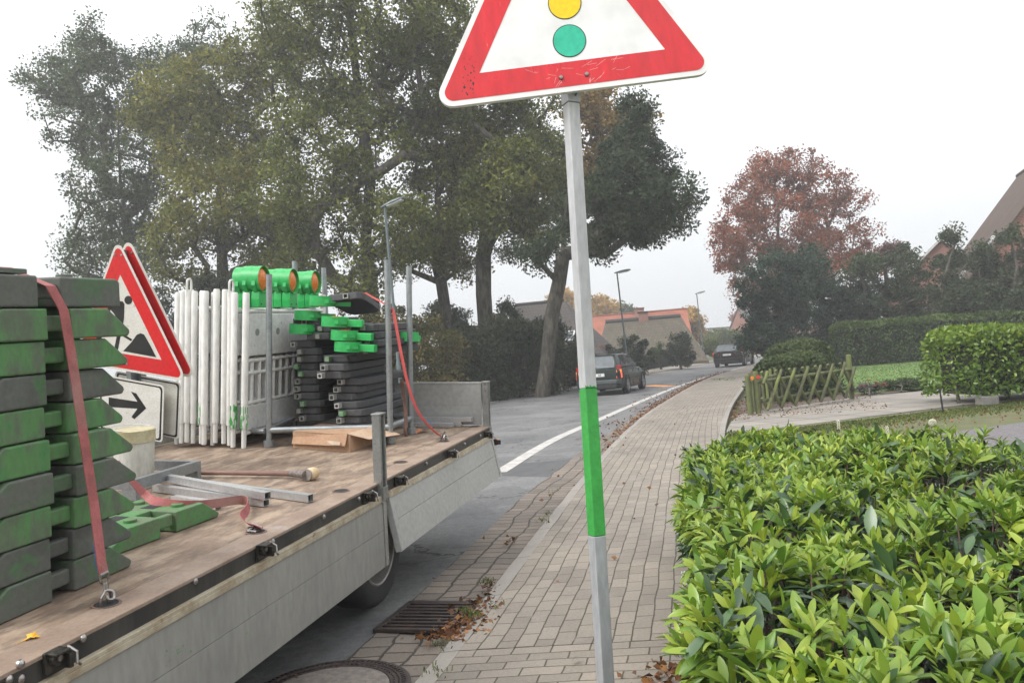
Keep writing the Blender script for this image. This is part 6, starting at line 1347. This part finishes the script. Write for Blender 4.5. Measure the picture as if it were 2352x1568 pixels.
for P0, A1, kind in shoots:
    m_ = rnd.randint(5, 9); q0 = Vector(A1).orthogonal().normalized(); e1 = np.array(q0); e2 = np.cross(A1, e1); ph = rnd.random() * 6.28; dn = []; pp = []; ss = []; Ls = rnd.uniform(.066, .108)
    if kind == 0: Ls *= 1.05
    for j in range(m_):
        a = ph + j * 2.4; el = (.35 + .75 * (1 - j / m_)) + rnd.gauss(0, .15); dv_ = A1 * math.cos(el) + (e1 * math.cos(a) + e2 * math.sin(a)) * math.sin(el)
        dn.append(dv_); pp.append(P0 - A1 * (.05 * (1 - j / m_))); ss.append(Ls * (1 - .45 * (j / m_) ** 1.5) * rnd.uniform(.8, 1.15))
    V, F = laurel(np.array(pp), np.array(dn), np.array(ss)); tn = np.clip(rng.normal(.52 if kind else .5, .2, m_) + .3 * np.arange(m_) / m_, 0, 1)
    if kind: VV.append(V); FF.append(F + off); off += len(V); TT.append(np.repeat(tn, 12))
    else: VD.append(V); FD.append(F + offd); offd += len(V); TD.append(np.repeat(tn, 12))
    if rnd.random() < .45 and kind: s_ = P0 - A1 * .02; tw.tube([tuple(s_ - HO), tuple(s_ - A1 * .1 - HO + np.array((rnd.gauss(0, .01), rnd.gauss(0, .01), -.02))), tuple(s_ - A1 * .2 - HO + np.array((rnd.gauss(0, .05), rnd.gauss(0, .05), -.12)))], [.0022, .0035, .005], 5, False)
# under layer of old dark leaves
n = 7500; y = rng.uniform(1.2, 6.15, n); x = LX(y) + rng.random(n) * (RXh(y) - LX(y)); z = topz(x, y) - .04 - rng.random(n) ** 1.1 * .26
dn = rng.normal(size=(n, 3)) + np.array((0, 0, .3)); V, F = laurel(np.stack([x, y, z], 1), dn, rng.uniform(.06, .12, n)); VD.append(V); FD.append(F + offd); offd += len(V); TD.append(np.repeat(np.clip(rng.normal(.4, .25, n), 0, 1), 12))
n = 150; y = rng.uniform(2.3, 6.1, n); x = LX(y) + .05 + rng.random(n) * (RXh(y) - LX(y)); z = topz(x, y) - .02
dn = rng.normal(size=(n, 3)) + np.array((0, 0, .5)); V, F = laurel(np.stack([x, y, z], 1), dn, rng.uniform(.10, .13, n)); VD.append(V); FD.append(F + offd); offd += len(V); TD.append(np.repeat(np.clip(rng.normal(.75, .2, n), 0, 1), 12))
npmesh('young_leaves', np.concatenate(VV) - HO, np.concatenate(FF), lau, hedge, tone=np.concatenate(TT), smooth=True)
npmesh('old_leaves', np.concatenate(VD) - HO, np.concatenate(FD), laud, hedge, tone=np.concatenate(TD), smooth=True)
for k in range(90):
    y = rnd.uniform(1.4, 6.0); x = rnd.uniform(float(LX(y)) + .28, float(RXh(y))); p = np.array((x, y, 0)) - HO; t = np.array((max(x + rnd.gauss(0, .25), float(LX(y)) + .2), y + rnd.gauss(0, .12), float(topz(x, y)) - .1)) - HO
    tw.tube([(p[0], p[1], -.02), tuple(p * .5 + t * .5 + np.array((rnd.gauss(0, .02), 0, 0))), tuple(t)], [.012, .009, .005], 6, False)
for (cx, cy) in ((1.6, 3.75), (2.1, 4.1), (1.35, 2.75), (1.5, 4.7), (1.8, 3.0)):
    for k in range(16):
        a = rnd.random() * 6.28; p = np.array((cx + .16 * rnd.gauss(0, 1), cy + .1 * rnd.gauss(0, 1), .5)) - HO; t = p + np.array((math.cos(a) * .1, math.sin(a) * .1, .22 + rnd.random() * .08)); tw.tube([tuple(p), tuple((p + t) / 2 + np.array((rnd.gauss(0, .015),) * 3)), tuple(t)], [.005, .004, .003], 5, False)
tw.build('twigs', M('twig_brown', (.13, .075, .055), (.09, .06, .05), scale=20, rough=.85), hedge, smooth=True)
ic = MB(); ic.add([(float(LX(1.2)) + .22 - HO[0], 1.2 - 4, -.02), (2.2 - HO[0], 1.2 - 4, -.02), (2.5 - HO[0], 6.0 - 4, -.02), (float(LX(6)) + .22 - HO[0], 6.0 - 4, -.02), (float(LX(1.2)) + .22 - HO[0], 1.2 - 4, .38), (2.2 - HO[0], 1.2 - 4, .38), (2.5 - HO[0], 6.0 - 4, .38), (float(LX(6)) + .22 - HO[0], 6.0 - 4, .38)], [(3, 2, 1, 0), (4, 5, 6, 7), (0, 1, 5, 4), (1, 2, 6, 5), (2, 3, 7, 6), (3, 0, 4, 7)]); ic.build('dark_core', M('hedge_inside', (.02, .017, .012), (.03, .03, .015), scale=12, rough=.95, bmp=1), hedge)  # solid dark filler, shade deep in the laurel given as colour
bl_ = M('blossom_white', (.62, .6, .48), rough=.8)
for px, py, Y in ((1749, 995, 6.1), (1815, 1002, 5.9), (1926, 975, 6.15), (2038, 990, 5.9), (1572, 1330, 3.9), (2150, 1025, 5.4)):
    p = PD(px, py, Y); b = MB()
    for k in range(26): a = k * 2.4; b.lathe([(.0001, -.005), (.0055, 0), (.0001, .006)], 5, (p[0] - HO[0] + .009 * math.cos(a), p[1] - HO[1] + .009 * math.sin(a), p[2] - HO[2] - .035 + .0028 * k))
    b.build('blossom', bl_, hedge)
p = PD(2142, 970, 5.6); b = MB()
for k in range(60): a = k * 2.4; z = 1 - 2 * (k + .5) / 60; rr = math.sqrt(1 - z * z) * .022; b.lathe([(.0001, -.004), (.005, 0), (.0001, .005)], 5, (rr * math.cos(a), rr * math.sin(a), .022 * z))
b.tube([(0, 0, -.02), (.0, .01, -.3)], .003, 5); tag(b.build('seed_head', bl_, None, T(*p)), 'round white flower head standing above the laurel hedge', 'flower')
V, F = laurel(np.array([PD(1905, 1118, 3.9)]), np.array([[.25, .1, -.5]]), np.array([.13])); o = npmesh('dead_leaf', V, F, M('dead_brown', (.28, .07, .035), (.2, .05, .03), rough=.6), tone=None); tag(o, 'reddish brown dead leaf caught in the gap of the laurel hedge', 'leaf')

# ------------------------------------------------------------------ haze
b = MB(); b.bb(-70, 90, -12, 190, -1.05, 26); hz_o = tag(b.build('haze', None), kind='stuff'); hz_o.data.materials.clear()
hm = bpy.data.materials.new('haze'); hm.use_nodes = True; t = hm.node_tree; t.nodes.clear(); o = t.nodes.new('ShaderNodeOutputMaterial'); pv_ = t.nodes.new('ShaderNodeVolumePrincipled')
pv_.inputs['Color'].default_value = (.985, .99, 1, 1); pv_.inputs['Density'].default_value = FOG; pv_.inputs['Anisotropy'].default_value = .2; t.links.new(pv_.outputs[0], o.inputs['Volume']); hz_o.data.materials.append(hm)
